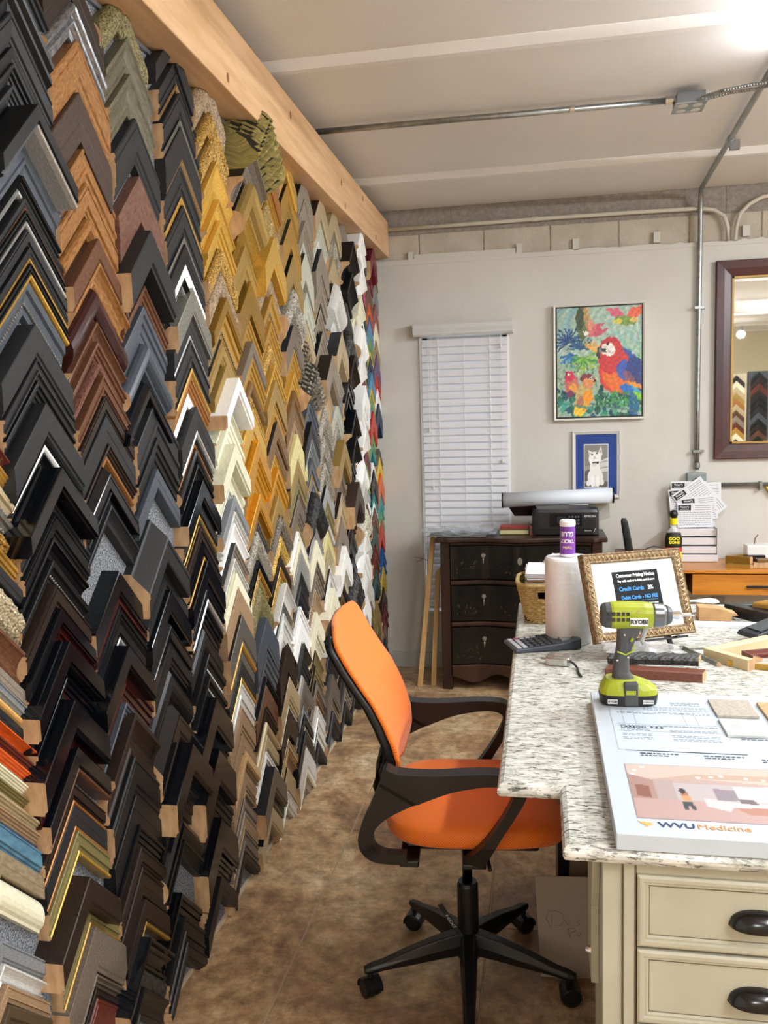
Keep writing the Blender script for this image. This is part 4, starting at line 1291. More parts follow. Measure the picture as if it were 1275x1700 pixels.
tg = MB(); tg.tube([(.040, 0, .180), (.036, 0, .165), (.031, 0, .148), (.036, 0, .140)], [.007, .0065, .006, .005], n=8); tg.build('trigger', mat('trigger_grey', 'a7a8a6', .4), dv)
sc2 = MB()
for x, z in ((-.002, .112), (-.026, .105), (.018, .222), (-.01, .165)): sc2.tube([(x, -.0180 if z < .2 else -.0322, z), (x, -.0190 if z < .2 else -.0332, z)], .0025, n=8)
sc2.build('screw', M_chrome, dv)
# ------------------------------------------------------------------ notice in a carved frame on an easel
yaw, tilt, roll = .562, .334, -.024
nV = Vector((math.sin(yaw), -math.cos(yaw), 0)); rV = Vector((math.cos(yaw), math.sin(yaw), 0)); uV = Vector((0, 0, 1))*math.cos(tilt) - nV*math.sin(tilt)
r2v = rV*math.cos(roll) + uV*math.sin(roll); u2v = uV*math.cos(roll) - rV*math.sin(roll); nn = r2v.cross(u2v)
SB = Vector((.1485, 2.42, .949)); SW, SH = .354, .260
sg = thing('notice_frame', 'payment notice in a carved antique gold frame on a small easel', 'frame', tuple(SB))
Ms = frame_M((0, 0, 0), r2v, u2v, nn)
M_cg = mat('carved_gold', '59452e', .42, .3, col2='a08660', nscale=140, bump=.6, bscale=220)
def rail(p0, p1, wdt, ds, parent, m_, carve=True):
    """mitred picture frame rail between outer corners p0 -> p1, inside on the left of travel"""
    d = (Vector(p1)-Vector(p0)); l = d.length; d.normalize(); i_ = Vector((-d.y, d.x))
    prof_ = [(0, -.012), (0, ds*.7), (.12, ds), (.24, ds*.8), (.5, ds*.9), (.74, ds*.7), (.86, ds*.75), (1, ds*.35), (1, -.012)]
    V = []; F = []; n = len(prof_)
    for e in (0, 1):
        for u, h in prof_:
            s = u*wdt if e == 0 else l-u*wdt; q = Vector(p0)+d*s+i_*(u*wdt); V.append(tuple(Ms @ Vector((q.x, q.y, h))))
    for k in range(n): F.append((k, (k+1) % n, n+(k+1) % n, n+k))
    F += [tuple(range(n)), tuple(range(n, 2*n))]
    ro = meshobj('frame_rail', V, F, m_, parent)
    c2 = MB(); k = 0; s = wdt*.55; pts = []
    while s < l-wdt*.5:
        pts.append(tuple(Ms @ Vector((*(Vector(p0)+d*s+i_*(wdt*(.5+.17*(1 if k % 2 else -1)))), ds*.92)))); s += .0075; k += 1
    c2.tube(pts, .0022, n=5, cap=True); co_ = c2.build('carved_scroll', mat('gold_scroll', 'b59a70', .38, .4), ro)
WD = .030
cs_ = [(0, 0), (SW, 0), (SW, SH), (0, SH)]
for a in range(4): rail(cs_[a], cs_[(a+1) % 4], WD, .012, sg, M_cg)
MB().box(WD-.002, SW-WD+.002, WD-.002, SH-WD+.002, -.004, .001, M=Ms).build('white_mat', mat('white_matboard', 'e9eef3', .6), sg)
MB().box(.098, .262, .045, .202, .0012, .0016, M=Ms).build('black_card', mat('black_card', '0a0b0d', .6, spec=.2), sg)
blue_t = mat('blue_lettering', '2f8fe0', .5); wt = mat('white_lettering', 'f2f2f2', .5)
def st_(s, sz, x, y, m_, bold=0, sx=1, al='CENTER'): text('notice_print', s, sz, Ms @ Matrix.Translation((x, y, .0020)), m_, sg, al, bold, sx)
st_('Customer Pricing Notice', .0150, .180, .189, wt, .0003, .90); st_('Pay with cash or a debit card & save', .0092, .180, .173, wt, .0003, .98)
st_('Credit Cards', .0170, .158, .149, blue_t, .0004, .98); st_('3%', .0170, .226, .149, wt, .0004)
st_('Debit Cards - NO FEE', .0150, .182, .123, blue_t, .0004, .95)
for i, s in enumerate(('Your receipt may include a service fee to cover', 'the rising cost of credit card acceptance that we')): st_(s, .0068, .180, .103-.0095*i, wt, .0001)
MB().box(.186, .246, .1125, .1133, .0017, .0021, M=Ms).build('underline', blue_t, sg)
es = thing('display_easel', 'small black folding easel holding the framed notice', 'easel', (.33, 2.50, CT))
e = MB()
def ep(p): return tuple(SB + Ms.to_3x3() @ Vector(p) - Vector((.33, 2.50, CT)))
def flatbar(a, b_, w_, t_, side): 
    a, b_ = Vector(a), Vector(b_); d = (b_-a).normalized(); s_ = Vector(side).normalized(); n_ = d.cross(s_)
    e.add([tuple(p + s_*(w_*i) + n_*(t_*j)) for p in (a, b_) for i, j in ((-.5, -.5), (.5, -.5), (.5, .5), (-.5, .5))], [(0, 1, 2, 3), (4, 5, 6, 7), (0, 1, 5, 4), (1, 2, 6, 5), (2, 3, 7, 6), (3, 0, 4, 7)])
zb = ep((.10, -.006, -.012)); 
for sx_ in (.10, .27):
    p = Vector(ep((sx_, .13, -.018))); q = Vector(ep((sx_, -.010, -.014)))
    ft = q + (q-p)*.30; k = (0.0005-q.z)/((q-p).z) if (q-p).z else 0
    ft = q + (q-p)*k
    flatbar(p, ft, .014, .006, r2v)
    flatbar(ep((sx_, -.006, -.018)), ep((sx_, -.006, .030)), .014, .006, r2v)
flatbar(ep((.07, -.007, .012)), ep((.31, -.007, .012)), .022, .006, nn)
flatbar(ep((.185, .13, -.022)), (.185*.2+.02, .13, .001), .014, .006, r2v)
e.build('easel_frame', M_black, es)
# ------------------------------------------------------------------ towel roll, glue, calculator, tape, basket
pt = thing('paper_towel_roll', 'white quilted paper towel roll standing beside the wicker basket', 'paper roll', (.080, 2.635, CT))
M_tow = mat('quilted_paper', 'e6e7e8', .85, bump=.0)
nt = M_tow.node_tree; vv = nt.nodes.new('ShaderNodeTexVoronoi'); vv.inputs['Scale'].default_value = 75; vv.feature = 'SMOOTH_F1'
tcx = nt.nodes.new('ShaderNodeTexCoord'); nt.links.new(tcx.outputs['Object'], vv.inputs['Vector']); bpx = nt.nodes.new('ShaderNodeBump'); bpx.inputs['Strength'].default_value = .45; bpx.inputs['Distance'].default_value = .003
nt.links.new(vv.outputs['Distance'], bpx.inputs['Height']); nt.links.new(bpx.outputs[0], nt.nodes['Principled BSDF'].inputs['Normal'])
MB().lathe([(.066, .0005), (.070, .004), (.0705, .262), (.066, .268), (.058, .2685), (.024, .2685), (.021, .2665)], n=48).build('roll', M_tow, pt, smooth=False)
for p in bpy.data.objects['roll'].data.polygons: p.use_smooth = abs(p.normal.z) < .5
MB().lathe([(.021, .01), (.021, .269), (.0195, .269), (.0195, .01)], n=24).build('cardboard_core', mat('core_card', 'b49a78', .8), pt)
gb = thing('glue_bottle', 'purple and white craft glue bottle standing upside down on the towel roll', 'bottle', (.079, 2.633, CT+.2695))
MB().lathe([(.022, 0), (.0235, .003), (.0235, .098), (.022, .105), (.0225, .106)], n=28).build('bottle_body', mat('violet_label', '7a3fa0', .35), gb, smooth=False)
MB().lathe([(.0236, .094), (.0242, .097), (.0242, .108), (.021, .113), (.018, .114)], n=28).build('bottle_top', M_white, gb)
MB().lathe([(.0238, .001), (.0240, .002), (.0240, .008), (.0238, .009)], n=28).build('white_band', M_white, gb)
def wrap_text(s, size, r, z, ang, parent, m_, flip=False, sx=1, bold=0, vert=False):
    o = text('label_print', s, size, Matrix.Identity(4), m_, parent, 'CENTER', bold, sx, ext=0)
    for v in o.data.vertices:
        x, y = v.co.x, v.co.y
        if flip: x, y = -x, -y
        if vert: x, y = -y, x
        a = ang + x/r; v.co = (r*math.cos(a), r*math.sin(a), z+y)
    return o
wrap_text('TACKY', .017, .0238, .050, math.radians(-93), gb, wt, flip=True, sx=.8, bold=.0006); wrap_text('GLUE', .019, .0238, .072, math.radians(-93), gb, wt, flip=True, sx=.9, bold=.0006)
wrap_text('Turbo', .012, .0238, .030, math.radians(-93), gb, mat('yellow_lettering', 'e9d9a0', .5), flip=True, bold=.0003);
cl = thing('calculator', 'grey desktop calculator with tilted display next to the towel roll', 'calculator', (-.078, 2.475, CT), math.radians(19))
M_calc = mat('slate_plastic', '3c4450', .45)
MB().prism([(0, .002), (.205, .002), (.205, .034), (.14, .022), (0, .012)], 'y', 0, .125).build('calculator_body', M_calc, cl, bevel=.003)
k1 = mat('grey_key', 'b4bac2', .4); k2 = mat('dark_key', '2a303a', .4); k3 = mat('red_key', 'a0556a', .4); prm = mat('key_print', 'dfe3e8', .5)
for i in range(7):
    for j in range(5):
        x = .008 + i*.0185; y = .010 + j*.0225; z = .0125 + x*.0707
        km = k1 if i < 2 or (j > 3 and i < 5) else k2
        if i == 1 and j == 4: km = k3
        kk = MB().box(x, x+.014, y, y+.017, z-.001, z+.0035); kk.build('key', km, cl, bevel=.001, bseg=1)
MB().box(.150, .178, .018, .107, .0235, .0300, M=Matrix.Identity(4)).build('display', mat('lcd_grey', '8d9698', .25), cl)
MB().box(.186, .200, .03, .095, .0305, .0335).build('solar_cell', mat('solar_dark', '3c3a44', .2), cl)
tm_ = thing('tape_measure', 'small chrome tape measure with black wrist strap', 'tape measure', (.045, 2.385, CT), math.radians(-8))
rr_prism(MB(), [(.0005, 0, 0, .034, .026), (.003, 0, 0, .036, .028), (.020, 0, 0, .036, .028), (.024, 0, 0, .033, .025)], p=4).build('case', mat('brushed_chrome', 'b9b8b2', .22, metal=.9), tm_, smooth=False)
MB().box(-.012, .014, -.008, .010, .024, .028).build('lock_button', M_chrome, tm_, bevel=.001)
MB().box(-.050, -.034, -.006, .010, .002, .012).build('tape_hook', M_chrome, tm_)
stp = MB(); stp.tube([(.033, -.012, .014), (.047, -.028, .010), (.058, -.05, .005), (.064, -.085, .003), (.074, -.115, .003)], .0035, n=6); stp.build('strap', M_black, tm_)
# wicker basket
wk = thing('wicker_basket', 'woven straw basket full of papers at the counter edge', 'basket', (.03, 2.96, CT))
M_wk = mat('straw', 'b3985c', .7, col2='d3bb7e', nscale=60)
def basket_pt(t, h):  # rounded rectangle
    hx, hy = .085 + .028*h, .105 + .02*h; c, s = math.cos(t), math.sin(t)
    return (hx*sgn(c, .5), hy*sgn(s, .5))
N_, RW = 72, 17
for i in range(RW):
    h = i/(RW-1); z = .004 + h*.128; pts = []
    for k in range(N_+1):
        t = 2*PI*k/N_; x, y = basket_pt(t, h); o_ = .0022*math.sin(k*PI/1.5 + i*PI)
        f = 1 + o_*12; pts.append((x*f, y*f, z + .001*math.sin(k*1.3+i)))
    if i in (11, 12, 13): # handle gap on the near side
        pts = [p for p in pts if not (abs(p[0]) < .035 and p[1] < 0)]
        ia = next((q for q in range(len(pts)-1) if (Vector(pts[q+1])-Vector(pts[q])).length > .05), None)
        if ia is not None: pts = pts[ia+1:] + pts[1:ia+1]
    MB().tube(pts, .0048, n=5).build('straw_weave', M_wk, wk)
w2 = MB(); w2.tube([(*basket_pt(2*PI*k/N_, 1.05), .134) for k in range(N_+1)], .007, n=6); w2.build('rim', M_wk, wk)
w3 = MB(); w3.prism([basket_pt(2*PI*k/24, 0) for k in range(24)], 'z', .001, .006); w3.prism([tuple(c*.93 for c in basket_pt(2*PI*k/24, .5)) for k in range(24)], 'z', .006, .085); w3.build('basket_bottom', mat('basket_lining', '15130f', .9), wk)
pp = thing('paper_stack', 'stack of ruled papers lying on top of the wicker basket', 'papers', (.03, 2.955, CT+.135))
for i in range(7):
    a = r3.uniform(-.06, .06); Mi = Matrix.Rotation(a, 4, 'Z')
    MB().box(-.085+r3.uniform(-.004, .004), .13, -.115, .115, .001+i*.006, .004+i*.006, M=Mi).build('paper_bundle', mat('brown_folder', 'b48a58', .7) if i == 2 else (M_black if i == 0 else M_paper), pp)
gl_ = MB()
for i in range(9): gl_.box(-.035, .12, -.10+i*.022, -.099+i*.022, .0445, .0448, M=Mi)
gl_.box(-.038, -.0372, -.112, .112, .0445, .0448, M=Mi)
gl_.build('ruled_lines', mat('ruled_line', 'b8a98c', .7), pp)
bw = thing('plastic_bag', 'crumpled clear plastic bag behind the papers in the basket', 'bag', (.045, 3.07, CT+.14))
V = []; q = random.Random(8)
gp = [[(-.05+.02*i + q.uniform(-.006, .006), -.04+.02*j + q.uniform(-.006, .006), .02+.05*math.sin(PI*i/6)*math.sin(PI*j/5) + q.uniform(-.012, .012)) for j in range(6)] for i in range(7)]
MB().grid(gp).build('bag', mat('clear_film', 'cfd8d8', .15, alpha=.55), bw)
# ------------------------------------------------------------------ loose corner samples on the counter
def counter_sample(label, apex, dirs, w, D, kind, body, lens, lip='-', z=CT, cat='frame sample', group=None, seed=1):
    root = thing('corner_sample', label, cat, (apex[0], apex[1], z+.0005), 0, group)
    for side, d, L in ((-1, dirs[0], lens[0]), (1, dirs[1], lens[1])):
        d = Vector((d[0], d[1])).normalized(); e_ = Vector((dirs[1-(0 if side < 0 else 1)][0], dirs[1-(0 if side < 0 else 1)][1])).normalized()
        V, F, FM, UV = leg_geo(PROF[kind], 0, w, D, L, side, kind, seed, True)
        # leg_geo frame: along=(side*S2,-S2), inward=(-side*S2,-S2)
        out = []
        for h, a, b_ in V:
            s = a*side*S2 - b_*S2; u = -a*side*S2 - b_*S2
            p = d*s + e_*u; out.append((p.x, p.y, h))
        meshobj('leg', out, F, [body, M_pine, body, body], root, fm=FM, uvs=UV)
    return root
counter_sample('natural unfinished pine corner sample lying right of the framed notice', (.452, 2.475), [(.57, -.72), (.76, .60)], .028, .030, 'box', mat('bare_basswood', 'cbb48a', .6, col2='d8c39b', nscale=30, uv=True), (.150, .26))
counter_sample('thin pewter corner sample lying left of the natural pine one', (.40, 2.573), [(.38, -.92), (.97, .12)], .014, .012, 'round', pal('sild'), (.19, .10))
counter_sample('reddish mahogany corner sample partly covered by the natural pine one', (.56, 2.50), [(.3, -.95), (.83, .34)], .03, .018, 'step', pal('mah'), (.06, .30))
counter_sample('narrow gold rail sample at the right picture edge behind the pine one', (.50, 2.40), [(.93, -.30), (.5, .8)], .028, .016, 'step', pal('gold'), (.3, .08))
rm = counter_sample('dark red mahogany corner sample under the black carved one behind the driver', (.165, 2.27), [(.93, -.10), (.35, .9)], .05, .024, 'flat', mat('red_walnut', '5c2f22', .35, col2='7a4634', nscale=30, uv=True, stretch=(.3, 1, 1)), (.245, .20))
counter_sample('black carved corner sample wrapped in clear film behind the driver', (.175, 2.315), [(.95, -.03), (.25, .95)], .075, .024, 'orn', pal('blko'), (.235, .19), z=CT+.0245)
fil = thing('clear_film_wrap', 'crumpled clear film over the black carved sample', 'film', (.19, 2.33, CT+.05))
gp = [[(.21*i/9 + q.uniform(-.006, .006)-.02, .10*j/6 + q.uniform(-.006, .006)-.01, .004+.014*math.sin(PI*i/9)*math.sin(PI*j/6) + q.uniform(-.005, .009)) for j in range(7)] for i in range(10)]
MB().grid(gp).build('film', mat('clear_wrap', 'ffffff', .08, alpha=.22), fil)
counter_sample('black corner sample with pale raw end at the back of the counter', (.62, 3.03), [(.50, -.72), (.9, .4)], .045, .038, 'box', pal('blk'), (.20, .22))
counter_sample('carved bright gold corner sample on top of the black one', (.70, 2.98), [(.80, -.62), (.86, .5)], .05, .022, 'round', pal('gold'), (.32, .26), z=CT+.039)
wb2 = thing('moulding_offcut', 'raw wooden moulding offcut with scalloped profile behind the notice frame', 'offcut', (.52, 2.93, CT))
MB().prism([(0, .001), (.105, .001), (.105, .018), (.125, .020), (.118, .026), (.10, .030), (.085, .038), (.05, .044), (.02, .046), (0, .046)], 'y', 0, .06).build('offcut_body', mat('raw_oak', 'b48a5c', .65, col2='c79c6b', nscale=20), wb2)
ps = thing('paper_scraps', 'loose white paper scraps heaped behind the notice frame', 'papers', (.55, 3.0, CT))
gp = [[(.022*i-.06 + q.uniform(-.004, .004), .02*j, .048 + .004*math.sin(i*1.3+j) + q.uniform(-.002, .002)) for j in range(4)] for i in range(6)]
MB().grid(gp).build('scrap', mat('cream_paper', 'e2dccb', .7), ps)
ws = thing('white_strip', 'white foam strip lying across the back of the counter', 'strip', (.46, 2.84, CT)); MB().box(0, .36, 0, .05, .0005, .010, M=Matrix.Rotation(-.03, 4, 'Z')).build('strip', M_paper, ws)
cp = thing('cream_card', 'cream card lying on the gold corner sample at the right edge', 'card', (.93, 3.0, CT+.062)); MB().box(-.06, .16, -.06, .08, 0, .003, M=Matrix.Rotation(-.3, 4, 'Z')).build('card', mat('cream_card_stock', 'e0dcc4', .7), cp)
te = thing('card_terminal', 'black card payment terminal at the right picture edge', 'terminal', (.625, 2.615, CT+.0), math.radians(28))
MB().prism([(0, .02), (.05, .001), (.19, .001), (.20, .02), (.17, .062), (.15, .066), (.01, .032)], 'y', 0, .085).build('terminal_body', mat('terminal_black', '2a2d33', .4), te, bevel=.004)
Mte = frame_M((.03, .012, .0385), (.972, 0, .236), (0, 1, 0), (-.236, 0, .972)); MB().box(0, .075, 0, .06, .0, .002, M=Mte).build('screen', mat('dark_screen', '4a5254', .15), te)
# ------------------------------------------------------------------ blind
bl = thing('window_blind', 'white slatted window blind with moulded valance and cords', 'blind', (-.46, YB, .37))
M_slat = mat('blind_slat', 'd9d9dd', .5); M_cord = mat('blind_cord', 'eceae6', .7)
MB().prism([(-.002, 1.742), (-.070, 1.742), (-.078, 1.752), (-.074, 1.765), (-.080, 1.785), (-.080, 1.808), (-.086, 1.822), (-.002, 1.822)], 'x', -.312, .300, M=Matrix.Identity(4)).build('valance', mat('valance_paint', 'c9c9c8', .5), bl)
sm = None
za = 1.70
k = 0
while za > .06:
    if sm is None:
        t = math.radians(66); hw = .0245; c_, s_ = math.cos(t)*hw, math.sin(t)*hw; th = .0014
        V = []
        for x in (-.262, .262):
            for f in (-1, -.4, .4, 1): V += [(x, -.030 + f*c_ - .001*(1-f*f), f*s_ + th), (x, -.030 + f*c_ - .001*(1-f*f) + .0012, f*s_ - th)]
        F = [(i*2, i*2+2, 8+i*2+2, 8+i*2) for i in range(3)] + [(i*2+1, 8+i*2+1, 8+i*2+3, i*2+3) for i in range(3)] + [(0, 8, 9, 1), (6, 7, 15, 14), (0, 1, 3, 2), (2, 3, 5, 4), (4, 5, 7, 6), (8, 10, 11, 9), (10, 12, 13, 11), (12, 14, 15, 13)]
        o = meshobj('slat', V, F, M_slat, bl, loc=(0, 0, za)); sm = o.data
    else:
        o = bpy.data.objects.new('slat', sm); COL.objects.link(o); o.parent = bl; o.location = (0, 0, za)
    za -= .0455; k += 1
MB().box(-.262, .262, -.045, -.015, .035, .050).build('bottom_rail', M_white, bl, bevel=.003)
for x in (-.16, .16):
    b = MB()
    for dy in (-.043,): b.box(x-.0015, x+.0015, dy-.001, dy+.001, .05, 1.74)
    b.build('ladder_cord', M_cord, bl)
    zz = 1.70; b = MB()
    while zz > .08: b.box(x-.004, x+.004, -.046, -.0442, zz-.004, zz+.018); zz -= .0455
    ro_ = b.build('cord_loops', M_white, bl); ro_['kind'] = 'stuff'
MB().box(-.001, .001, -.044, -.042, .05, 1.74).build('ladder_cord', M_cord, bl)
for x, z in ((-.222, 1.18), (-.205, .82), (.225, 1.68), (.228, .98)):
    b = MB(); b.tube([(x, -.050, 1.74), (x, -.050, z)], .0011, n=5); b.build('pull_cord', M_cord, bl)
    b = MB(); b.lathe([(.003, .024), (.005, .018), (.0085, .002), (.008, 0)], c=(x, -.050, z-.024), n=10); b.build('tassel', mat('tassel_white', 'dad9d2', .5), bl)
ln = MB(); ln.box(-.282, -.268, -.012, -.001, 0, 1.745); ln.box(.262, .276, -.012, -.001, 0, 1.745); ln.build('side_liner', M_white, bl)
# ------------------------------------------------------------------ parrot painting
def picture_rails(parent, w, h, rw, d, m_, prof_=None):
    prof_ = prof_ or [(0, 0), (0, d), (.15, d), (1, d*.85), (1, 0)]
    cs = [(0, 0), (w, 0), (w, h), (0, h)]
    for a in range(4):
        p0, p1 = Vector(cs[a]), Vector(cs[(a+1) % 4]); dd = (p1-p0); l = dd.length; dd.normalize(); ii = Vector((-dd.y, dd.x)); V = []; F = []; n = len(prof_)
        for e in (0, 1):
            for u, hh in prof_:
                s = u*rw if e == 0 else l-u*rw; q_ = p0+dd*s+ii*(u*rw); V.append((q_.x, -hh, q_.y))
        for k in range(n): F.append((k, (k+1) % n, n+(k+1) % n, n+k))
        F += [tuple(range(n)), tuple(range(n, 2*n))]
        meshobj('frame_rail', V, F, m_, parent)
pp_ = thing('parrot_painting', 'colourful tropical bird painting in a white and black floater frame on the wall', 'painting', (.083, YB, 1.572))
PW, PH = .532, .690
picture_rails(pp_, PW, PH, .011, .040, mat('white_frame', 'dcdad2', .5))
MB().box(.010, PW-.010, -.030, -.001, .010, PH-.010).build('inner_black_frame', mat('floater_black', '101213', .5), pp_)
R = Raster(150, 200, (150, 178, 160)); X0, Y0 = R.X, R.Y
R.X = X0 + .006*np.sin(Y0*63+4*np.sin(X0*21)) + .004*np.sin(Y0*140+X0*90); R.Y = Y0 + .005*np.sin(X0*71+3*np.sin(Y0*27)) + .003*np.sin(X0*170-Y0*60); X, Y = R.X, R.Y
sw = np.sin(np.hypot(X-.62, (Y-.16)*1.2)*60 + 3*np.sin(X*7))*.5+.5
R.put(sw*(Y < .5), (196, 218, 206), .55); R.put((np.sin(X*38+Y*9+2*np.sin(Y*11))*.5+.5)*(X < .25)*(Y < .3), (108, 160, 176), .6)
R.put((np.sin((X-Y)*44)*.5+.5)*(X > .6)*(Y > .22)*(Y < .42), (128, 186, 190), .5)
rs = R.r
def daub(n, x0, x1, y0, y1, cols, s=(.008, .02), k=.8):
    for _ in range(n):
        x, y = rs.uniform(x0, x1), rs.uniform(y0, y1); R.ell(x, y, rs.uniform(*s), rs.uniform(*s)*.8, cols[rs.randint(len(cols))], rs.uniform(0, 3), k)
daub(170, 0, 1, .47, .74, [(84, 140, 84), (150, 182, 120), (196, 200, 150), (56, 108, 82), (170, 150, 140), (208, 206, 120)])
daub(60, .55, 1, .32, .5, [(150, 190, 130), (196, 214, 190), (110, 168, 110)], k=.7)
daub(120, 0, 1, .72, 1, [(18, 84, 70), (28, 116, 92), (12, 60, 62), (64, 150, 104), (20, 70, 96), (80, 170, 150)], (.015, .05))
def spray(cx, cy, n, l, cols, a0, a1, w=.012):
    for i in range(n):
        a = math.radians(a0+(a1-a0)*i/max(1, n-1)) + rs.uniform(-.08, .08); ll = l*rs.uniform(.75, 1.1)
        R.line(cx, cy, cx+ll*math.cos(a), cy-ll*math.sin(a)*.78, w, cols[i % len(cols)], .9)
spray(.14, .30, 15, .17, [(24, 56, 120), (30, 84, 150), (18, 44, 92)], -40, 220); spray(.27, .37, 12, .16, [(22, 60, 110), (40, 104, 130)], 0, 180)
spray(.16, .42, 9, .15, [(28, 90, 160), (70, 140, 190)], 200, 340, .014); spray(.32, .46, 13, .17, [(98, 168, 60), (48, 128, 62), (150, 190, 70)], 170, 380, .014); spray(.40, .38, 9, .11, [(226, 150, 60), (232, 190, 90)], -30, 140, .010)
R.ell(.30, .14, .075, .16, (82, 96, 52), -.1, .85); R.ell(.36, .10, .04, .12, (200, 150, 100), -.2, .8); R.ell(.27, .10, .05, .10, (40, 62, 44), 0, .6)
R.ell(.44, .21, .085, .06, (208, 106, 112), -.2); R.poly([(.46, .16), (.58, .14), (.50, .20), (.62, .20), (.52, .26), (.44, .26)], (196, 88, 104)); R.ell(.345, .235, .032, .024, (236, 232, 214)); R.ell(.40, .17, .03, .05, (220, 140, 120))
R.poly([(.56, .02), (.72, .02), (.80, .09), (.78, .14), (.68, .10)], (208, 96, 120)); R.poly([(.80, .12), (.86, .03), (1, .0), (1, .08), (.90, .12)], (222, 100, 72)); R.ell(.80, .135, .13, .042, (120, 150, 66), .1); R.ell(.72, .14, .06, .022, (206, 196, 80)); R.ell(.9, .13, .05, .02, (220, 180, 90))
# big macaw
R.ell(.80, .60, .30, .19, (50, 84, 160), .75); R.ell(.86, .66, .20, .11, (64, 60, 110), .9, .8); R.ell(.68, .58, .185, .20, (204, 64, 56), .35); R.ell(.72, .68, .20, .10, (226, 118, 44), .45, .85); R.ell(.62, .48, .13, .13, (198, 54, 60), .1)
R.ell(.80, .58, .10, .09, (48, 96, 190), .6, .9); R.ell(.90, .55, .08, .10, (40, 60, 120), .9, .8); R.ell(.84, .64, .08, .04, (150, 80, 90), .6, .7)
R.ell(.88, .77, .14, .045, (70, 168, 190), .35); R.ell(.93, .81, .10, .03, (130, 196, 60), .35); R.ell(.82, .75, .08, .04, (40, 110, 190), .3); R.ell(.90, .90, .06, .12, (30, 96, 150), -.2, .85); R.ell(.93, .72, .09, .02, (226, 150, 60), .3)
R.ell(.635, .36, .125, .085, (190, 44, 58)); R.ell(.70, .41, .075, .09, (196, 54, 56)); R.ell(.60, .385, .088, .055, (236, 232, 222)); R.ell(.625, .42, .055, .03, (232, 226, 214)); R.ell(.605, .335, .013, .012, (40, 40, 40))
for i in range(4): R.line(.54+i*.02, .36+i*.015, .60+i*.02, .37+i*.018, .004, (150, 120, 120), .6)
R.poly([(.52, .36), (.57, .38), (.585, .42), (.53, .40), (.50, .42), (.515, .47), (.47, .45), (.465, .40), (.49, .37)], (52, 56, 60)); R.ell(.515, .395, .02, .02, (120, 124, 128))
# small birds
R.ell(.17, .70, .085, .09, (196, 108, 96), .2); R.ell(.145, .62, .06, .05, (198, 50, 84)); R.poly([(.09, .60), (.12, .585), (.12, .62)], (70, 50, 50)); R.ell(.14, .605, .012, .010, (240, 240, 230)); R.ell(.19, .73, .04, .05, (232, 160, 70)); R.ell(.16, .78, .05, .03, (110, 60, 90))
R.ell(.32, .80, .10, .15, (188, 170, 110), .35); R.ell(.28, .90, .07, .09, (226, 170, 50), .4); R.ell(.25, .95, .06, .04, (240, 200, 60), .2); R.ell(.37, .81, .055, .06, (238, 150, 40), .3); R.ell(.35, .645, .075, .045, (120, 56, 56)); R.ell(.37, .69, .07, .05, (214, 140, 90)); R.ell(.40, .645, .017, .014, (236, 232, 220)); R.ell(.402, .645, .008, .007, (20, 20, 20)); R.poly([(.43, .64), (.475, .66), (.43, .68)], (40, 36, 34)); R.ell(.27, .86, .04, .06, (150, 90, 110), .3, .7)
for i in range(26):
    a = i/25; R.line(.45+a*.5, .82+.04*math.sin(a*9), .48+a*.5, .86+.04*math.sin(a*9+.5), .006, [(30, 110, 70), (90, 170, 90), (24, 70, 110)][i % 3], .8)
R.line(.02, .86, .4, .92, .014, (60, 130, 130), .8); R.line(.4, .88, .95, .96, .012, (80, 110, 110), .8); daub(90, .45, .85, .78, .9, [(24, 96, 56), (70, 150, 74), (14, 70, 62)], (.010, .022))
R.a *= (1 + .04*np.sin(X0*90+6*np.sin(Y0*14)+Y0*40) + .03*np.sin(Y0*130+5*np.sin(X0*17)))[..., None]; R.a += R.r.randn(200, 150, 3)*.05
painted('canvas', R.a, PW-.040, PH-.040, frame_M((.020, -.034, .020), (1, 0, 0), (0, 0, 1), (0, -1, 0)), pp_)
# cat portrait
cp_ = thing('cat_portrait', 'photo of a white cat in blue matboard and a white frame', 'picture', (.190, YB, 1.093))
CW, CH = .286, .412
picture_rails(cp_, CW, CH, .021, .020, mat('pearl_frame', 'cfcdcb', .45), [(0, 0), (0, .018), (.2, .020), (.6, .015), (1, .012), (1, 0)])
MB().box(.018, CW-.018, -.008, -.002, .018, CH-.018).build('blue_matboard', mat('blue_mat', '1d3f88', .7), cp_)
MB().box(.070, .216, -.0095, -.008, .063, .331).build('bevel_edge', M_paper, cp_)
R = Raster(80, 150, (134, 132, 130)); R.poly([(0, .5), (1, .35), (1, 1), (0, 1)], (150, 148, 146)); R.poly([(.5, .42), (1, .30), (1, .62), (.5, .66)], (206, 206, 204)); R.poly([(0, .62), (.3, .56), (.3, .8), (0, .85)], (88, 86, 84)); R.poly([(0, .9), (1, .86), (1, 1), (0, 1)], (92, 90, 86)); R.line(0, .48, 1, .38, .01, (112, 110, 108)); R.line(.6, .55, 1, .52, .012, (120, 118, 116))
wc = (236, 236, 234)
R.ell(.46, .76, .33, .22, wc); R.ell(.44, .56, .22, .20, wc); R.ell(.44, .33, .26, .17, (240, 240, 238)); R.poly([(.56, .22), (.70, .03), (.76, .22), (.70, .30)], wc); R.poly([(.22, .30), (.15, .12), (.36, .18)], wc); R.poly([(.62, .20), (.69, .07), (.72, .20)], (196, 176, 172)); R.poly([(.22, .24), (.18, .15), (.28, .19)], (190, 178, 176))
R.ell(.34, .86, .10, .13, (246, 246, 244)); R.ell(.56, .86, .10, .13, (246, 246, 244)); R.ell(.16, .90, .09, .07, wc); R.ell(.73, .88, .10, .07, wc); R.line(.45, .72, .45, .95, .008, (180, 178, 176), .8); R.line(.66, .74, .66, .92, .006, (190, 188, 186), .8)
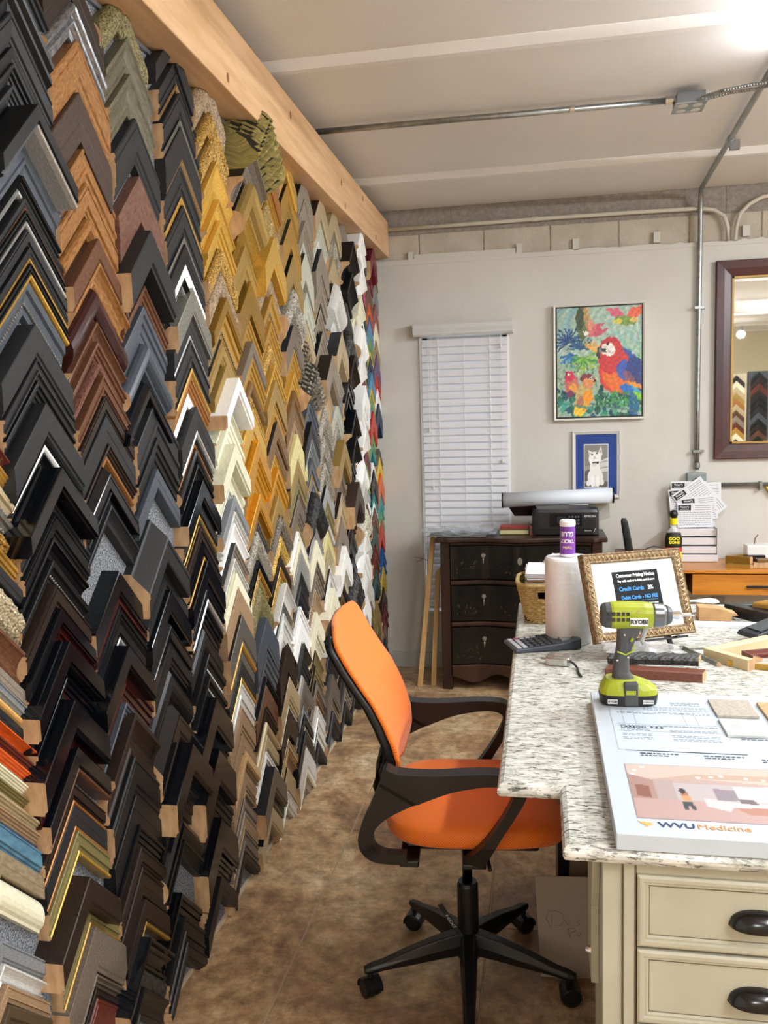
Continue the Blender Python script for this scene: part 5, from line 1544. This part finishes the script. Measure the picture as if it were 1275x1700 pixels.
R.ell(.32, .225, .05, .018, (60, 64, 58)); R.ell(.52, .200, .05, .018, (60, 64, 58)); R.poly([(.40, .275), (.46, .27), (.43, .30)], (120, 96, 96)); R.line(.43, .30, .39, .33, .008, (110, 100, 98)); R.line(.43, .30, .49, .325, .008, (110, 100, 98)); R.line(.34, .42, .60, .41, .020, (40, 40, 44)); R.ell(.55, .43, .05, .02, (40, 42, 52)); R.ell(.42, .48, .10, .03, (205, 204, 202), 0, .7)
painted('cat_photo', R.a, .138, .260, frame_M((.074, -.0100, .067), (1, 0, 0), (0, 0, 1), (0, -1, 0)), cp_)
# ------------------------------------------------------------------ mirror
mi = thing('wall_mirror', 'large mirror in a dark cherry wood frame with thin gold lip', 'mirror', (1.012, YB, 1.318))
M_ch = mat('cherry_wood', '2c1013', .35, col2='4a1a18', nscale=4, stretch=(1, 1, .6))
MW, MH = .86, 1.150
picture_rails(mi, MW, MH, .092, .030, M_ch, [(0, 0), (0, .030), (.05, .034), (.5, .030), (.9, .022), (1, .018), (1, 0)])
cs = MB()
for a in ((.091, MW-.091, .091, .102), (.091, MW-.091, MH-.102, MH-.091), (.091, .102, .091, MH-.091), (MW-.102, MW-.091, .091, MH-.091)): cs.box(a[0], a[1], -.020, -.004, a[2], a[3])
cs.build('gold_lip', pal('gold2'), mi)
MB().box(.100, MW-.100, -.006, -.003, .100, MH-.100).build('mirror_glass', mat('silvered_glass', 'e8ecea', .015, metal=1), mi)
# ------------------------------------------------------------------ conduits
cd1 = thing('wall_conduit', 'galvanised conduit rising up the back wall beside the mirror and bending onto the ceiling', 'conduit', (.915, YB, 1.24))
p = [(0.004, -.022, .02), (.002, -.022, .4), (.004, -.022, .9), (.006, -.022, 1.42), (.006, -.024, 1.50), (.004, -.035, 1.56), (.000, -.065, 1.605), (-.006, -.11, 1.622), (-.02, -.5, 1.62), (-.055, -1.70, 1.62), (-.06, -2.0, 1.63)]
MB().tube(p, .0135, n=12).build('pipe', M_steel, cd1, smooth=True)
fit = MB()
for z in (.12, .96): fit.box(-.022, .040, -.040, -.004, z, z+.016)
fit.box(-.014, .030, -.9, -.88, 1.60, 1.645); fit.tube([(.003, -.022, .03), (.003, -.022, .06)], .018, n=12)
fit.tube([(-.031, -.95, 1.62), (-.034, -1.02, 1.62)], .018, n=12); fit.build('strap', M_steel, cd1)
jb = thing('outlet_box', 'grey metal outlet box with plugged in cord at the foot of the conduit', 'outlet', (.915, YB, 1.165))
MB().box(-.055, .055, -.045, -.002, -.06, .075).build('box_body', mat('grey_box', '8d9698', .4, metal=.5), jb, bevel=.004)
MB().box(-.012, .016, -.068, -.045, .010, .045).build('plug', M_black, jb, bevel=.005)
MB().tube([(.005, -.06, -.02), (.005, -.065, -.10), (.0, -.05, -.22), (.03, -.03, -.42)], .004, n=6).build('cord', M_black, jb)
c2 = thing('horizontal_conduit', 'galvanised conduit running right from the outlet box under the mirror', 'conduit', (.97, YB, 1.165))
MB().tube([(0, -.022, .0), (1.4, -.022, .0)], .0125, n=12).build('pipe', M_steel, c2, smooth=True)
b = MB(); b.tube([(0, -.022, 0), (.03, -.022, 0)], .018, n=12); b.box(.30, .315, -.038, -.002, -.032, .018); b.build('strap', M_steel, c2)
c3 = thing('painted_pipe', 'thin painted pipe running along the top of the back wall and bending down', 'pipe', (-.9, YB, 2.79))
pts = [(-.1, -.012, -.012), (.5, -.012, -.012), (1.0, -.012, -.010), (1.5, -.012, -.012), (1.82, -.012, -.016), (1.90, -.012, -.030), (1.955, -.012, -.07), (1.975, -.012, -.13), (1.975, -.012, -.21)]
MB().tube(pts, .0115, n=10).build('pipe', M_pipe, c3, smooth=True)
b = MB(); b.tube([(.86, -.012, -.010), (.90, -.012, -.010)], .0145, n=10); b.build('coupling', M_pipe, c3)
c4 = thing('painted_pipe', 'second painted pipe curving up to the right above the mirror', 'pipe', (1.12, YB, 2.58))
MB().tube([(0, -.012, 0), (0.0, -.012, .08), (.02, -.012, .15), (.07, -.012, .20), (.14, -.012, .235), (.9, -.012, .30)], .0115, n=10).build('pipe', M_pipe, c4, smooth=True)
c5 = thing('ceiling_conduit', 'galvanised conduit running across the ceiling from the timber beam to a junction box', 'conduit', (-.95, 3.72, 2.872))
MB().tube([(0, 0, -.012), (1.50, .02, -.012)], .0125, n=12).build('pipe', M_steel, c5, smooth=True)
b = MB(); b.tube([(1.08, .015, -.012), (1.10, .015, -.012)], .016, n=10); b.tube([(1.46, .02, -.012), (1.50, .02, -.012)], .018, n=10); b.build('coupling', M_chrome, c5)
j2 = thing('junction_box', 'square steel junction box with perforated cover on the ceiling', 'junction box', (.60, 3.73, 2.868))
b = MB(); b.box(-.055, .055, -.055, .055, -.042, .0); b.build('box_body', mat('zinc_box', '7c8084', .35, metal=.8), j2, bevel=.002)
b = MB(); b.box(-.060, .060, -.060, .060, -.047, -.042); b.build('cover', M_steel, j2)
b = MB()
for x in (-.028, .028):
    for y in (-.028, .028): b.lathe([(.019, -.0478), (.019, -.0470)], c=(x, y, 0), n=14)
b.build('knockout', mat('pale_disc', 'c9c6be', .5), j2)
fx = thing('flexible_conduits', 'two corrugated metal whips running from the junction box to the bright lamp', 'cable', (.66, 3.70, 2.86))
def flex(pts, r=.0065):
    P = [Vector(a) for a in pts]; out = []; rs_ = []
    for i in range(len(P)-1):
        n = max(2, int((P[i+1]-P[i]).length/.005))
        for k in range(n): out.append(P[i].lerp(P[i+1], k/n)); rs_.append(r*(1.15 if len(out) % 2 else .85))
    return out, rs_
for pts in ([(0, 0, -.02), (.08, -.02, -.012), (.17, -.06, -.02), (.23, -.12, -.03), (.27, -.18, -.05)], [(-.03, -.05, -.03), (.04, -.12, -.035), (.14, -.14, -.03), (.22, -.16, -.035), (.27, -.19, -.05)]):
    a, r_ = flex(pts); MB().tube(a, r_, n=8).build('whip', M_steel, fx)
# ------------------------------------------------------------------ strip lamps
M_glow = mat('lamp_diffuser', 'f4f8ff', .5, emit=14)
def strip_lamp(i, x, y, ln_, watts):
    labs = ['bright white strip lamp on the ceiling at the right picture edge', 'white strip lamp on the ceiling above the camera', 'white strip lamp on the ceiling over the right side of the room', 'white strip lamp at the rear right of the room', 'white strip lamp at the rear of the room']
    t = thing('strip_lamp', labs[i], 'lamp', (x, y, 2.80))
    MB().box(-.035, .035, -ln_/2, ln_/2, .01, .065).build('housing', M_white, t, bevel=.006)
    MB().prism([(-.055, .012), (-.055, -.012), (-.035, -.032), (.035, -.032), (.055, -.012), (.055, .012)], 'y', -ln_/2+.005, ln_/2-.005).build('diffuser', M_glow, t)
    l = bpy.data.lights.new('lamp_light', 'AREA'); l.shape = 'RECTANGLE'; l.size = .10; l.size_y = ln_; l.energy = watts; tone = (.90, .95, 1) if i in (0, 2) else (.97, .985, 1); l.color = tone
    lo = bpy.data.objects.new('lamp_light', l); COL.objects.link(lo); lo.parent = t; lo.location = (0, 0, -.036)
    for sd in (-1, 1):      # light leaving the sides of the wrap-around diffuser
        l = bpy.data.lights.new('lamp_side_light', 'AREA'); l.shape = 'RECTANGLE'; l.size = .03; l.size_y = ln_; l.energy = watts*(.10 if i == 0 else .6); l.color = tone
        lo = bpy.data.objects.new('lamp_side_light', l); COL.objects.link(lo); lo.parent = t; lo.location = (sd*.058, 0, 0); lo.rotation_euler = (0, -sd*math.radians(105), 0)
for i, a in enumerate(LAMPS): strip_lamp(i, *a)
fb = thing('flood_bulb', 'small bright bulb on the ceiling seen in the mirror', 'lamp', (2.86, -2.50, 2.70))
b = MB(); b.lathe([(.02, .12), (.03, .05), (.05, .02)]); b.build('socket', M_steel, fb); MB().ball((0, 0, 0), .055, n=14, m=9).build('bulb', mat('bulb_glow', 'ffffff', .5, emit=25), fb, smooth=True)
# ------------------------------------------------------------------ sample racks in the rear (seen in the mirror)
for ri, (xc, bg, cols, lab) in enumerate(((2.83, 'c9bda2', ['esp', 'cream', 'champ', 'gold2', 'cop', 'champ', 'wal', 'taupe', 'mah', 'gold', 'cream', 'wal', 'gold', 'rust', 'blk', 'blk', 'char', 'sil', 'blk'], 'pale rack of cream and brown corner samples reflected in the mirror'),
                                          (3.14, '4a4e55', ['blk', 'esp', 'mah', 'esp', 'blk', 'blk', 'char', 'slate', 'blk', 'esp', 'wal', 'blk', 'char', 'blk', 'mah', 'blk', 'blk', 'esp', 'blk'], 'dark rack of black and walnut corner samples reflected in the mirror'))):
    t = thing('sample_rack', lab, 'rack', (xc, -2.62, 0))
    MB().box(-.145, .145, -.06, -.0, .1, 2.14+.03*ri).build('rack_board', mat('rack_board_%d' % ri, bg, .8), t)
    MB().box(-.16, .16, -.20, .02, 0, .1).build('rack_base', M_black, t)
    b = MB(); ms = []; U = []
    z = 2.12+.04*ri
    for i, c_ in enumerate(cols):
        for side in (-1, 1):
            V, F, FM, UV = leg_geo(PROF['step'], 0, .058, .035, .165, side, 'step', i)
            m_ = pal(c_)
            if m_ not in ms: ms.append(m_)
            if M_pine not in ms: ms.append(M_pine)
            n = len(b.v); b.v += [(-v[1], v[0], v[2]+z) for v in V]; b.f += [tuple(q_+n for q_ in f) for f in F]; b.m += [ms.index(M_pine) if k == 1 else ms.index(m_) for k in FM]; U += UV
        z -= .0845
    o = meshobj('corner_samples', b.v, b.f, ms, t, fm=b.m, uvs=U); o['kind'] = 'stuff'
# ------------------------------------------------------------------ dresser
ds = thing('serpentine_dresser', 'dark antique dresser with serpentine black drawers against the back wall', 'dresser', (-.60, 4.87, 0))
M_es = mat('dark_walnut_wood', '1e110b', .35, col2='3c2114', nscale=8, stretch=(1, 1, .25)); M_lac = mat('black_lacquer', '060607', .25, col2='0f0e0d', nscale=30, stretch=(.4, 1, 2), bump=.15, bscale=40)
DW = .955
def serp(u): return -.016*math.cos(u*4*PI) - .006     # u 0..1 across the drawer
us = [i/40 for i in range(41)]
b = MB(); b.box(.02, DW-.02, .03, .36, .10, .885); b.build('body', M_es, ds)
b = MB()
for x in (.015, DW-.075):
    MB().box(x, x+.060, -.005, .05, .0, .885).build('corner_post', M_es, ds, bevel=.006)
    MB().box(x, x+.045, .31, .36, 0, .885).build('corner_post', M_es, ds, bevel=.004)
top = [(-.012, .36)] + [(-.012 + (DW+.024)*u, -.028 + serp(u)*(1 if .06 < u < .94 else 0)) for u in us] + [(DW+.012, .36)]
MB().prism(top, 'z', .886, .912).build('top', M_es, ds, bevel=.006, bseg=3)
def sfront(name, z0, z1, y0, m_, x0=.078, x1=DW-.078, bev=.006, par=ds, low=None):
    V = []; F = []; n = len(us)
    rings = [(z0, .03), (z0, 0), (z0+bev, -bev), (z1-bev, -bev), (z1, 0), (z1, .03)]
    for zi, (z, dy) in enumerate(rings):
        for u in us:
            zz = z if not (low and zi < 3) else z + low(u); V.append((x0+(x1-x0)*u, y0+serp(u)+dy, zz))
    for i in range(len(rings)-1):
        for j in range(n-1): F.append((i*n+j, i*n+j+1, (i+1)*n+j+1, (i+1)*n+j))
    return meshobj(name, V, F, m_, par)
for z0, z1 in ((.662, .868), (.415, .632), (.155, .385)):
    d_ = sfront('drawer', z0, z1, .008, M_lac)
    for u in (.235, .765):
        x = .078 + (DW-.156)*u; y = .008 + serp(u) - .006; zc = (z0+z1)/2+.02
        b = MB(); b.lathe([(.002, .0), (.0, 0)], n=6); b = MB()
        for k in range(6): a = k*PI/3; b.ball((x+.009*math.cos(a), y-.003, zc+.020+.009*math.sin(a)), .0055, n=6, m=4)
        b.ball((x, y-.005, zc+.020), .006, n=8, m=5); b.tube([(x, y-.008, zc+.014), (x, y-.010, zc-.004), (x, y-.010, zc-.030)], [.002, .0045, .0015], n=8)
        b.build('drop_pull', mat('aged_silver', 'a09c92', .35, metal=.8), d_)
    if z0 > .6:
        x = .078 + (DW-.156)*.5; b = MB(); b.lathe([(.014, -.001), (.014, .001)], n=14, sy=1.6); 
        b2 = MB(); b2.add([(x+v[0], .008+serp(.5)-.007+v[2], .775+v[1]) for v in b.v], b.f); b2.build('escutcheon', mat('aged_silver', 'a09c92'), d_)
    # faded chinoiserie painting: thin scratched gold lines
    b = MB(); q = random.Random(int(z0*100))
    for _ in range(26):
        u = q.uniform(.04, .20) if _ < 16 else q.uniform(.3, .9); x = .078+(DW-.156)*u; z = q.uniform(z0+.03, z0+.10); y = .008+serp(u)-.0063
        dx, dz = q.uniform(-.012, .02), q.uniform(-.003, .02)
        b.tube([(x, y, z), (x+dx*.5, y-.0004, z+dz), (x+dx, y, z+dz*.6)], .0006, n=4)
    b.build('gold_scratching', mat('worn_gold_line', '7d6a44', .5), d_)
for z0, z1 in ((.634, .660), (.387, .413), (.868, .886)): sfront('rail', z0, z1, -.002, M_es, bev=.008)
sfront('apron', .07, .153, .0, M_es, low=lambda u: .022*math.cos(u*6*PI)-.008*math.cos(u*2*PI))
# sticks leaning on the wall
for x, y, z1_, dx, m_, lab, cut in ((-.745, 4.90, .905, .085, '#', 'long pale wooden strip leaning on the dresser at its left side', 0), (-.665, 4.93, .71, .030, '#', 'shorter wooden strip with slanted top between the long strip and the dresser', .03)):
    t = thing('wooden_strip', lab, 'wood strip', (x, y, 0))
    sh = Matrix.Identity(4); sh[0][2] = dx/z1_; sh[1][2] = (5.10-y)/z1_*.6
    MB().prism([(0, .0), (.030, .0), (.030, z1_-cut*0), (0, z1_-cut)], 'y', 0, .022, M=sh).build('strip', mat('pine_strip', 'b98f58', .6, col2='cfa872', nscale=6, stretch=(4, 4, .4)), t, bevel=.002)
bk2 = thing('green_book', 'thick green book lying on the dresser under the red one', 'book', (-.245, 4.98, .9125))
MB().box(0, .175, 0, .12, .0, .030).build('cover', mat('green_cloth', '4f6b3c', .6), bk2, bevel=.003); MB().box(.004, .171, -.002, .0, .004, .026).build('page_block', mat('page_edge', 'bfae84', .7), bk2)
bk3 = thing('red_book', 'red book lying flat on the green book on the dresser', 'book', (-.240, 4.985, .9430))
MB().box(0, .165, 0, .115, .0, .020).build('cover', mat('red_cloth', '8a2f26', .6), bk3, bevel=.003)
bk4 = thing('brown_block', 'small brown wooden block beside the stacked books', 'block', (-.066, 4.95, .9125))
MB().prism([(0, 0), (.032, 0), (.032, .04), (.0, .062)], 'y', 0, .09).build('block_body', mat('brown_block', '6e3422', .5), bk4, bevel=.002)
pg = thing('plastic_sheets', 'crinkled clear plastic sheets lying on the left end of the dresser', 'plastic', (-.66, 4.88, .913))
q = random.Random(4)
for s_ in range(3):
    gp = [[(.04*i + q.uniform(-.006, .006) - .02*s_, .035*j + q.uniform(-.005, .005), .004+.010*s_+.008*abs(math.sin(i*1.1+j*.7+s_*2)) + q.uniform(0, .010)) for j in range(8)] for i in range(11)]
    MB().grid(gp).build('sheet', mat('clear_poly', 'b9bdc0', .12, alpha=.5), pg)
gp = [[(.034*i, .03*j, .002+.001*math.sin(i+j)) for j in range(8)] for i in range(11)]
MB().grid(gp).build('grey_card', mat('grey_card', 'b5b3ac', .6), pg)
# printer with a big paper roll on top
pr = thing('inkjet_printer', 'black inkjet printer standing on the dresser under a white roll', 'printer', (-.056, 4.93, .913))
rr = MB(); rr_prism(rr, [(.0, .192, .17, .186, .125), (.006, .192, .13, .191, .13), (.135, .192, .13, .191, .13), (.150, .192, .13, .186, .125)], p=12); rr.build('printer_body', mat('printer_black', '1b1c20', .35), pr)
b = MB(); b.box(.105, .285, -.004, .005, .055, .128); b.build('control_panel', mat('panel_black', '0d0e12', .15), pr)
MB().box(.145, .195, -.0055, -.0035, .072, .112).build('screen', mat('printer_screen', '2b3036', .1), pr)
b = MB()
for i in range(4):
    for j in range(3): b.lathe([(.0055, 0), (.0055, .001)], n=8)
b = MB()
for i in range(4):
    for j in range(3): x = .215+.017*i; z = .070+.020*j; b.box(x-.005, x+.005, -.0058, -.004, z-.005, z+.005)
b.build('button', mat('button_grey', '565a60', .4), pr)
MB().box(.03, .345, -.003, .0, .008, .045).build('paper_tray', mat('tray_black', '131417', .3), pr)
fp = lambda x, z: frame_M((x, -.0045, z), (1, 0, 0), (0, 0, 1), (0, -1, 0))
text('brand_print', 'EPSON', .017, fp(.330, .112), mat('silver_print', 'c5c8cc', .4), pr, bold=.0003, sx=1.2); text('model_print', 'Expression', .009, fp(.320, .030), wt, pr); 
MB().tube([(.352, -.0042, .020), (.362, -.0042, .045)], .0012, n=5).build('model_mark', wt, pr)
rl = thing('paper_roll', 'large white paper roll lying across the printer', 'paper roll', (-.225, 5.03, 1.113))
V = []; F = []; n = 40
tlt = math.radians(2.0)
for e_, x in enumerate((0, .635)):
    for k in range(n):
        a = 2*PI*k/n; V.append((x, .044*math.cos(a), .044*math.sin(a) + x*math.sin(tlt)))
F = [(k, (k+1) % n, n+(k+1) % n, n+k) for k in range(n)]
ro = meshobj('roll', V, F, mat('white_roll', 'd3dae4', .5), rl, smooth=True); q_ = ro.modifiers.new('s', 'SOLIDIFY'); q_.thickness = .003
b = MB(); b.tube([(-.004, 0, 0), (.004, 0, 0)], .0465, n=32); b.tube([(.632, 0, .022), (.640, 0, .022)], .0465, n=32); b.build('roll_end', M_blackg, rl)
b = MB(); b.grid([[(x, -.042+.0*j, -.01) if j == 0 else (x + .012*j, -.042 + .022*j, -.012-.022*j - (.0 if x > .1 else 0)) for x in (.02, .10, .18)] for j in range(5)])
b.build('loose_flap', mat('black_backing', '121214', .6), rl)
b = MB(); b.grid([[(.50+.03*i, .04+.02*math.sin(j*.7), -.02-.028*j + .012*i) for i in range(5)] for j in range(6)]); b.build('loose_sheet', mat('roll_backing', 'a8a49a', .6), rl)
# ------------------------------------------------------------------ small desk at the back right
dk = thing('honey_pine_desk', 'honey coloured pine desk with one drawer against the back wall', 'desk', (.42, 4.90, 0))
M_hon = mat('honey_pine', 'a8641c', .3, col2='c88330', nscale=5, stretch=(.5, 1, 4), bump=0)
MB().box(-.0, 1.5, 0, .40, .700, .720).build('desk_top', M_hon, dk, bevel=.003)
b = MB()
for x in (.335, 1.44):
    for y in (.02, .34): b.box(x, x+.045, y, y+.045, 0, .70)
b.box(.335, 1.48, .34, .36, .55, .70); b.box(.335, .36, .03, .36, .55, .70); b.build('desk_frame', mat('black_desk_leg', '1a1613', .4), dk, bevel=.003)
dd_ = MB().box(.412, 1.42, .006, .30, .578, .694).build('drawer', M_hon, dk, bevel=.003)
MB().box(.70, .86, -.010, .006, .622, .634).build('bar_pull', M_black, dd_, bevel=.003)
ow = thing('wall_outlet', 'grey wall outlet under the pine desk', 'outlet', (1.05, YB-.001, .42)); b = MB(); b.box(-.04, .04, -.006, 0, -.06, .06); b.build('cover_plate', mat('outlet_grey', '9a9a9c', .5), ow, bevel=.002)
b = MB(); b.lathe([(.012, 0), (.012, .002)], n=10); 
for z in (-.022, .022): b2 = MB(); b2.add([(v[0], -.008+v[2], z+v[1]) for v in b.v], b.f); b2.build('socket_face', mat('socket_dark', '6b6b6e', .5), ow)
# bottle
gg = thing('cleaner_bottle', 'clear adhesive remover bottle with yellow and black label on the pine desk', 'bottle', (.752, 5.06, .7205))
MB().lathe([(.040, 0), (.046, .006), (.047, .10), (.047, .15), (.040, .19), (.022, .215), (.016, .225), (.016, .245)], n=28, sy=.6).build('bottle_body', mat('clear_bottle', 'e6ecec', .08, alpha=.45), gg, smooth=True)
MB().lathe([(.045, .10), (.0478, .104), (.0478, .158), (.040, .190), (.034, .196)], n=28, sy=.62).build('black_label', mat('label_black', '16150f', .4), gg)
MB().lathe([(.0472, .012), (.0480, .014), (.0480, .078), (.0475, .080)], n=28, sy=.62).build('yellow_label', mat('label_yellow', 'e4d21e', .4), gg)
MB().lathe([(.0472, .080), (.0480, .081), (.0480, .106), (.0475, .107)], n=28, sy=.62).build('red_label', mat('label_red', 'd23c3a', .4), gg)
MB().lathe([(.021, .238), (.022, .24), (.022, .272), (.018, .275)], n=20).build('yellow_collar', mat('cap_yellow', 'e6d81a', .35), gg)
MB().ball((0, 0, .298), .024, n=14, m=9, sc=(1, 1, 1.1)).build('black_cap', M_black, gg, smooth=True)
yt = mat('label_yellow_text', 'f0e23a', .4)
text('label_print', 'GOO', .026, frame_M((0, -.0305, .158), (1, 0, 0), (0, 0, 1), (0, -1, 0)), yt, gg, bold=.0012); text('label_print', 'GONE', .021, frame_M((0, -.0305, .136), (1, 0, 0), (0, 0, 1), (0, -1, 0)), yt, gg, bold=.0010)

# white trays with pinned sheets
orx = thing('paper_organizer', 'white stacked paper organizer holding printed order sheets under the outlet box', 'organizer', (.765, 5.17, .7205))
b = MB(); b.box(0, .255, .10, .115, .0, .44); b.box(0, .006, 0, .11, 0, .20); b.box(.249, .255, 0, .11, 0, .20)
b.build('organizer_body', mat('white_laminate', 'd8d5d6', .5), orx)
for i, z in enumerate((.002, .050, .100, .150)): MB().box(.007, .248, -.006+.012*i, .10, z, z+.040).build('tray', mat('tray_white', 'dcd9da', .5), orx, bevel=.002)
M_sh = mat('order_sheet', 'dfe2e8', .6); shp = [(.10, .40, 0, 0), (.185, .39, .02, .002), (.09, .36, .1, .004), (.20, .35, -.9, .006), (.125, .385, .62, .010), (.16, .31, .12, .013), (.135, .27, .02, .017)]
for i, (x, z, a, dy) in enumerate(shp):
    t = thing('order_sheet', ['white order sheet at the top left of the paper organizer', 'white order sheet at the top right of the paper organizer', 'order sheet peeking out left below the top one', 'order sheet slanting down on the right of the organizer', 'order sheet tilted steeply across the middle of the organizer', 'order sheet slightly tilted above the front one', 'front order sheet with handwriting in the paper organizer'][i], 'paper', (.765+x, 5.262-dy*1.2, .7205+z))
    Mx_ = frame_M((0, 0, 0), (math.cos(a), 0, math.sin(a)), (-math.sin(a), 0, math.cos(a)), (0, -1, 0)); w_, h_ = .20, .145
    MB().box(-w_/2, w_/2, -h_/2, h_/2, 0, .0006, M=Mx_).build('sheet', M_sh, t)
    MB().box(-.095, -.022, .030, .062, .0007, .0011, M=Mx_).build('black_header', mat('header_black', '1d2126', .6), t)
    text('header_print', "Victor's", .016, Mx_ @ Matrix.Translation((-.058, .051, .0015)), wt, t, bold=.0003); MB().box(-.084, -.034, .036, .039, .0012, .0015, M=Mx_).build('header_line', wt, t)
    g = MB(); r3 = random.Random(i)
    for k in range(7):
        y = .016 - k*.0125; x0_ = -.092
        while x0_ < .085: l = r3.uniform(.006, .02); g.box(x0_, min(x0_+l, .09), y, y+.0025, .0007, .0010, M=Mx_); x0_ += l+.004
    for k in range(3): g.box(.0, .085, .055-k*.012, .0575-k*.012, .0007, .0010, M=Mx_)
    g.build('written_lines', mat('ink_grey', '70757e', .7), t)
# moulding bits on the desk
def flat_corner(label, ap, d1, d2, w, D, body, lens, z): return counter_sample(label, ap, [d1, d2], w, D, 'box', body, lens, z=z)
flat_corner('dark gold box corner sample standing on the pine desk', (1.03, 5.02), (.9, -.35), (.85, .5), .02, .062, pal('goldd'), (.13, .14), .7205)
flat_corner('gold box corner sample under the dark gold one at the desk edge', (1.025, 4.99), (.9, -.30), (.8, .5), .02, .020, pal('gold'), (.13, .0+.12), .7205+.0)
t = thing('moulding_pieces', 'short gold and black moulding offcuts lying on the right of the pine desk', 'offcuts', (1.17, 4.97, .7205))
MB().box(0, .16, 0, .05, .0, .030).build('offcut', M_pine, t, bevel=.002); MB().box(.02, .18, .0, .05, .031, .050, M=Matrix.Rotation(.1, 4, 'Z')).build('offcut', pal('bro'), t, bevel=.002); MB().box(-.03, .08, .07, .10, .0, .060).build('offcut', pal('blk'), t, bevel=.002)
t = thing('white_tub', 'white plastic tub behind the moulding offcuts on the desk', 'tub', (1.22, 5.18, .7205)); MB().box(-.05, .09, -.05, .05, 0, .105).build('tub_body', M_white, t, bevel=.008); MB().tube([(.0, 0, .10), (.005, 0, .14), (.02, 0, .16)], .003, n=5).build('handle', mat('brown_wire', '6b3f2c', .5), t)
t = thing('brown_box', 'brown wooden box behind the notice frame on the back desk', 'box', (.47, 5.05, .7205)); MB().box(-.04, .13, -.03, .08, 0, .085).build('box_body', mat('brown_wood_box', '6e4c38', .5), t, bevel=.002)
t = thing('cordless_handset', 'black upright handset standing on the brown box behind the notice', 'handset', (.505, 5.07, .806))
rr = MB(); rr_prism(rr, [(0, .0, 0, .024, .014), (.10, -.016, 0, .022, .013), (.17, -.028, 0, .020, .011), (.19, -.031, 0, .012, .008)], p=3); rr.build('handset_body', M_black, t)
t = thing('black_cable', 'black cable looping between the brown box and the cleaner bottle', 'cable', (.57, 5.05, .77)); MB().tube([(0, 0, .0), (.03, 0, .05), (.07, 0, .062), (.12, 0, .056), (.16, .01, .045), (.18, .02, -.04)], .0035, n=6).build('cable', M_black, t)
t = thing('yellow_handle', 'yellow plastic tool handle hanging on the wall at the right picture edge', 'tool', (1.335, YB, 1.10)); MB().prism([(-.03, .05), (.06, .07), (.06, -.03), (.0, .0)], 'y', -.03, -.002).build('handle', mat('yellow_plastic', 'e8c81c', .4), t, bevel=.004)
t = thing('loop_of_wire', 'thin bent wire sticking out beside the long wooden strip', 'wire', (-.745, 5.15, .70)); MB().tube([(.05, 0, .03), (.0, 0, .045), (-.035, 0, .05), (-.02, 0, .02), (.02, 0, .04), (.06, .10, .0), (.05, .17, -.02)], .0012, n=4).build('wire', M_black, t)
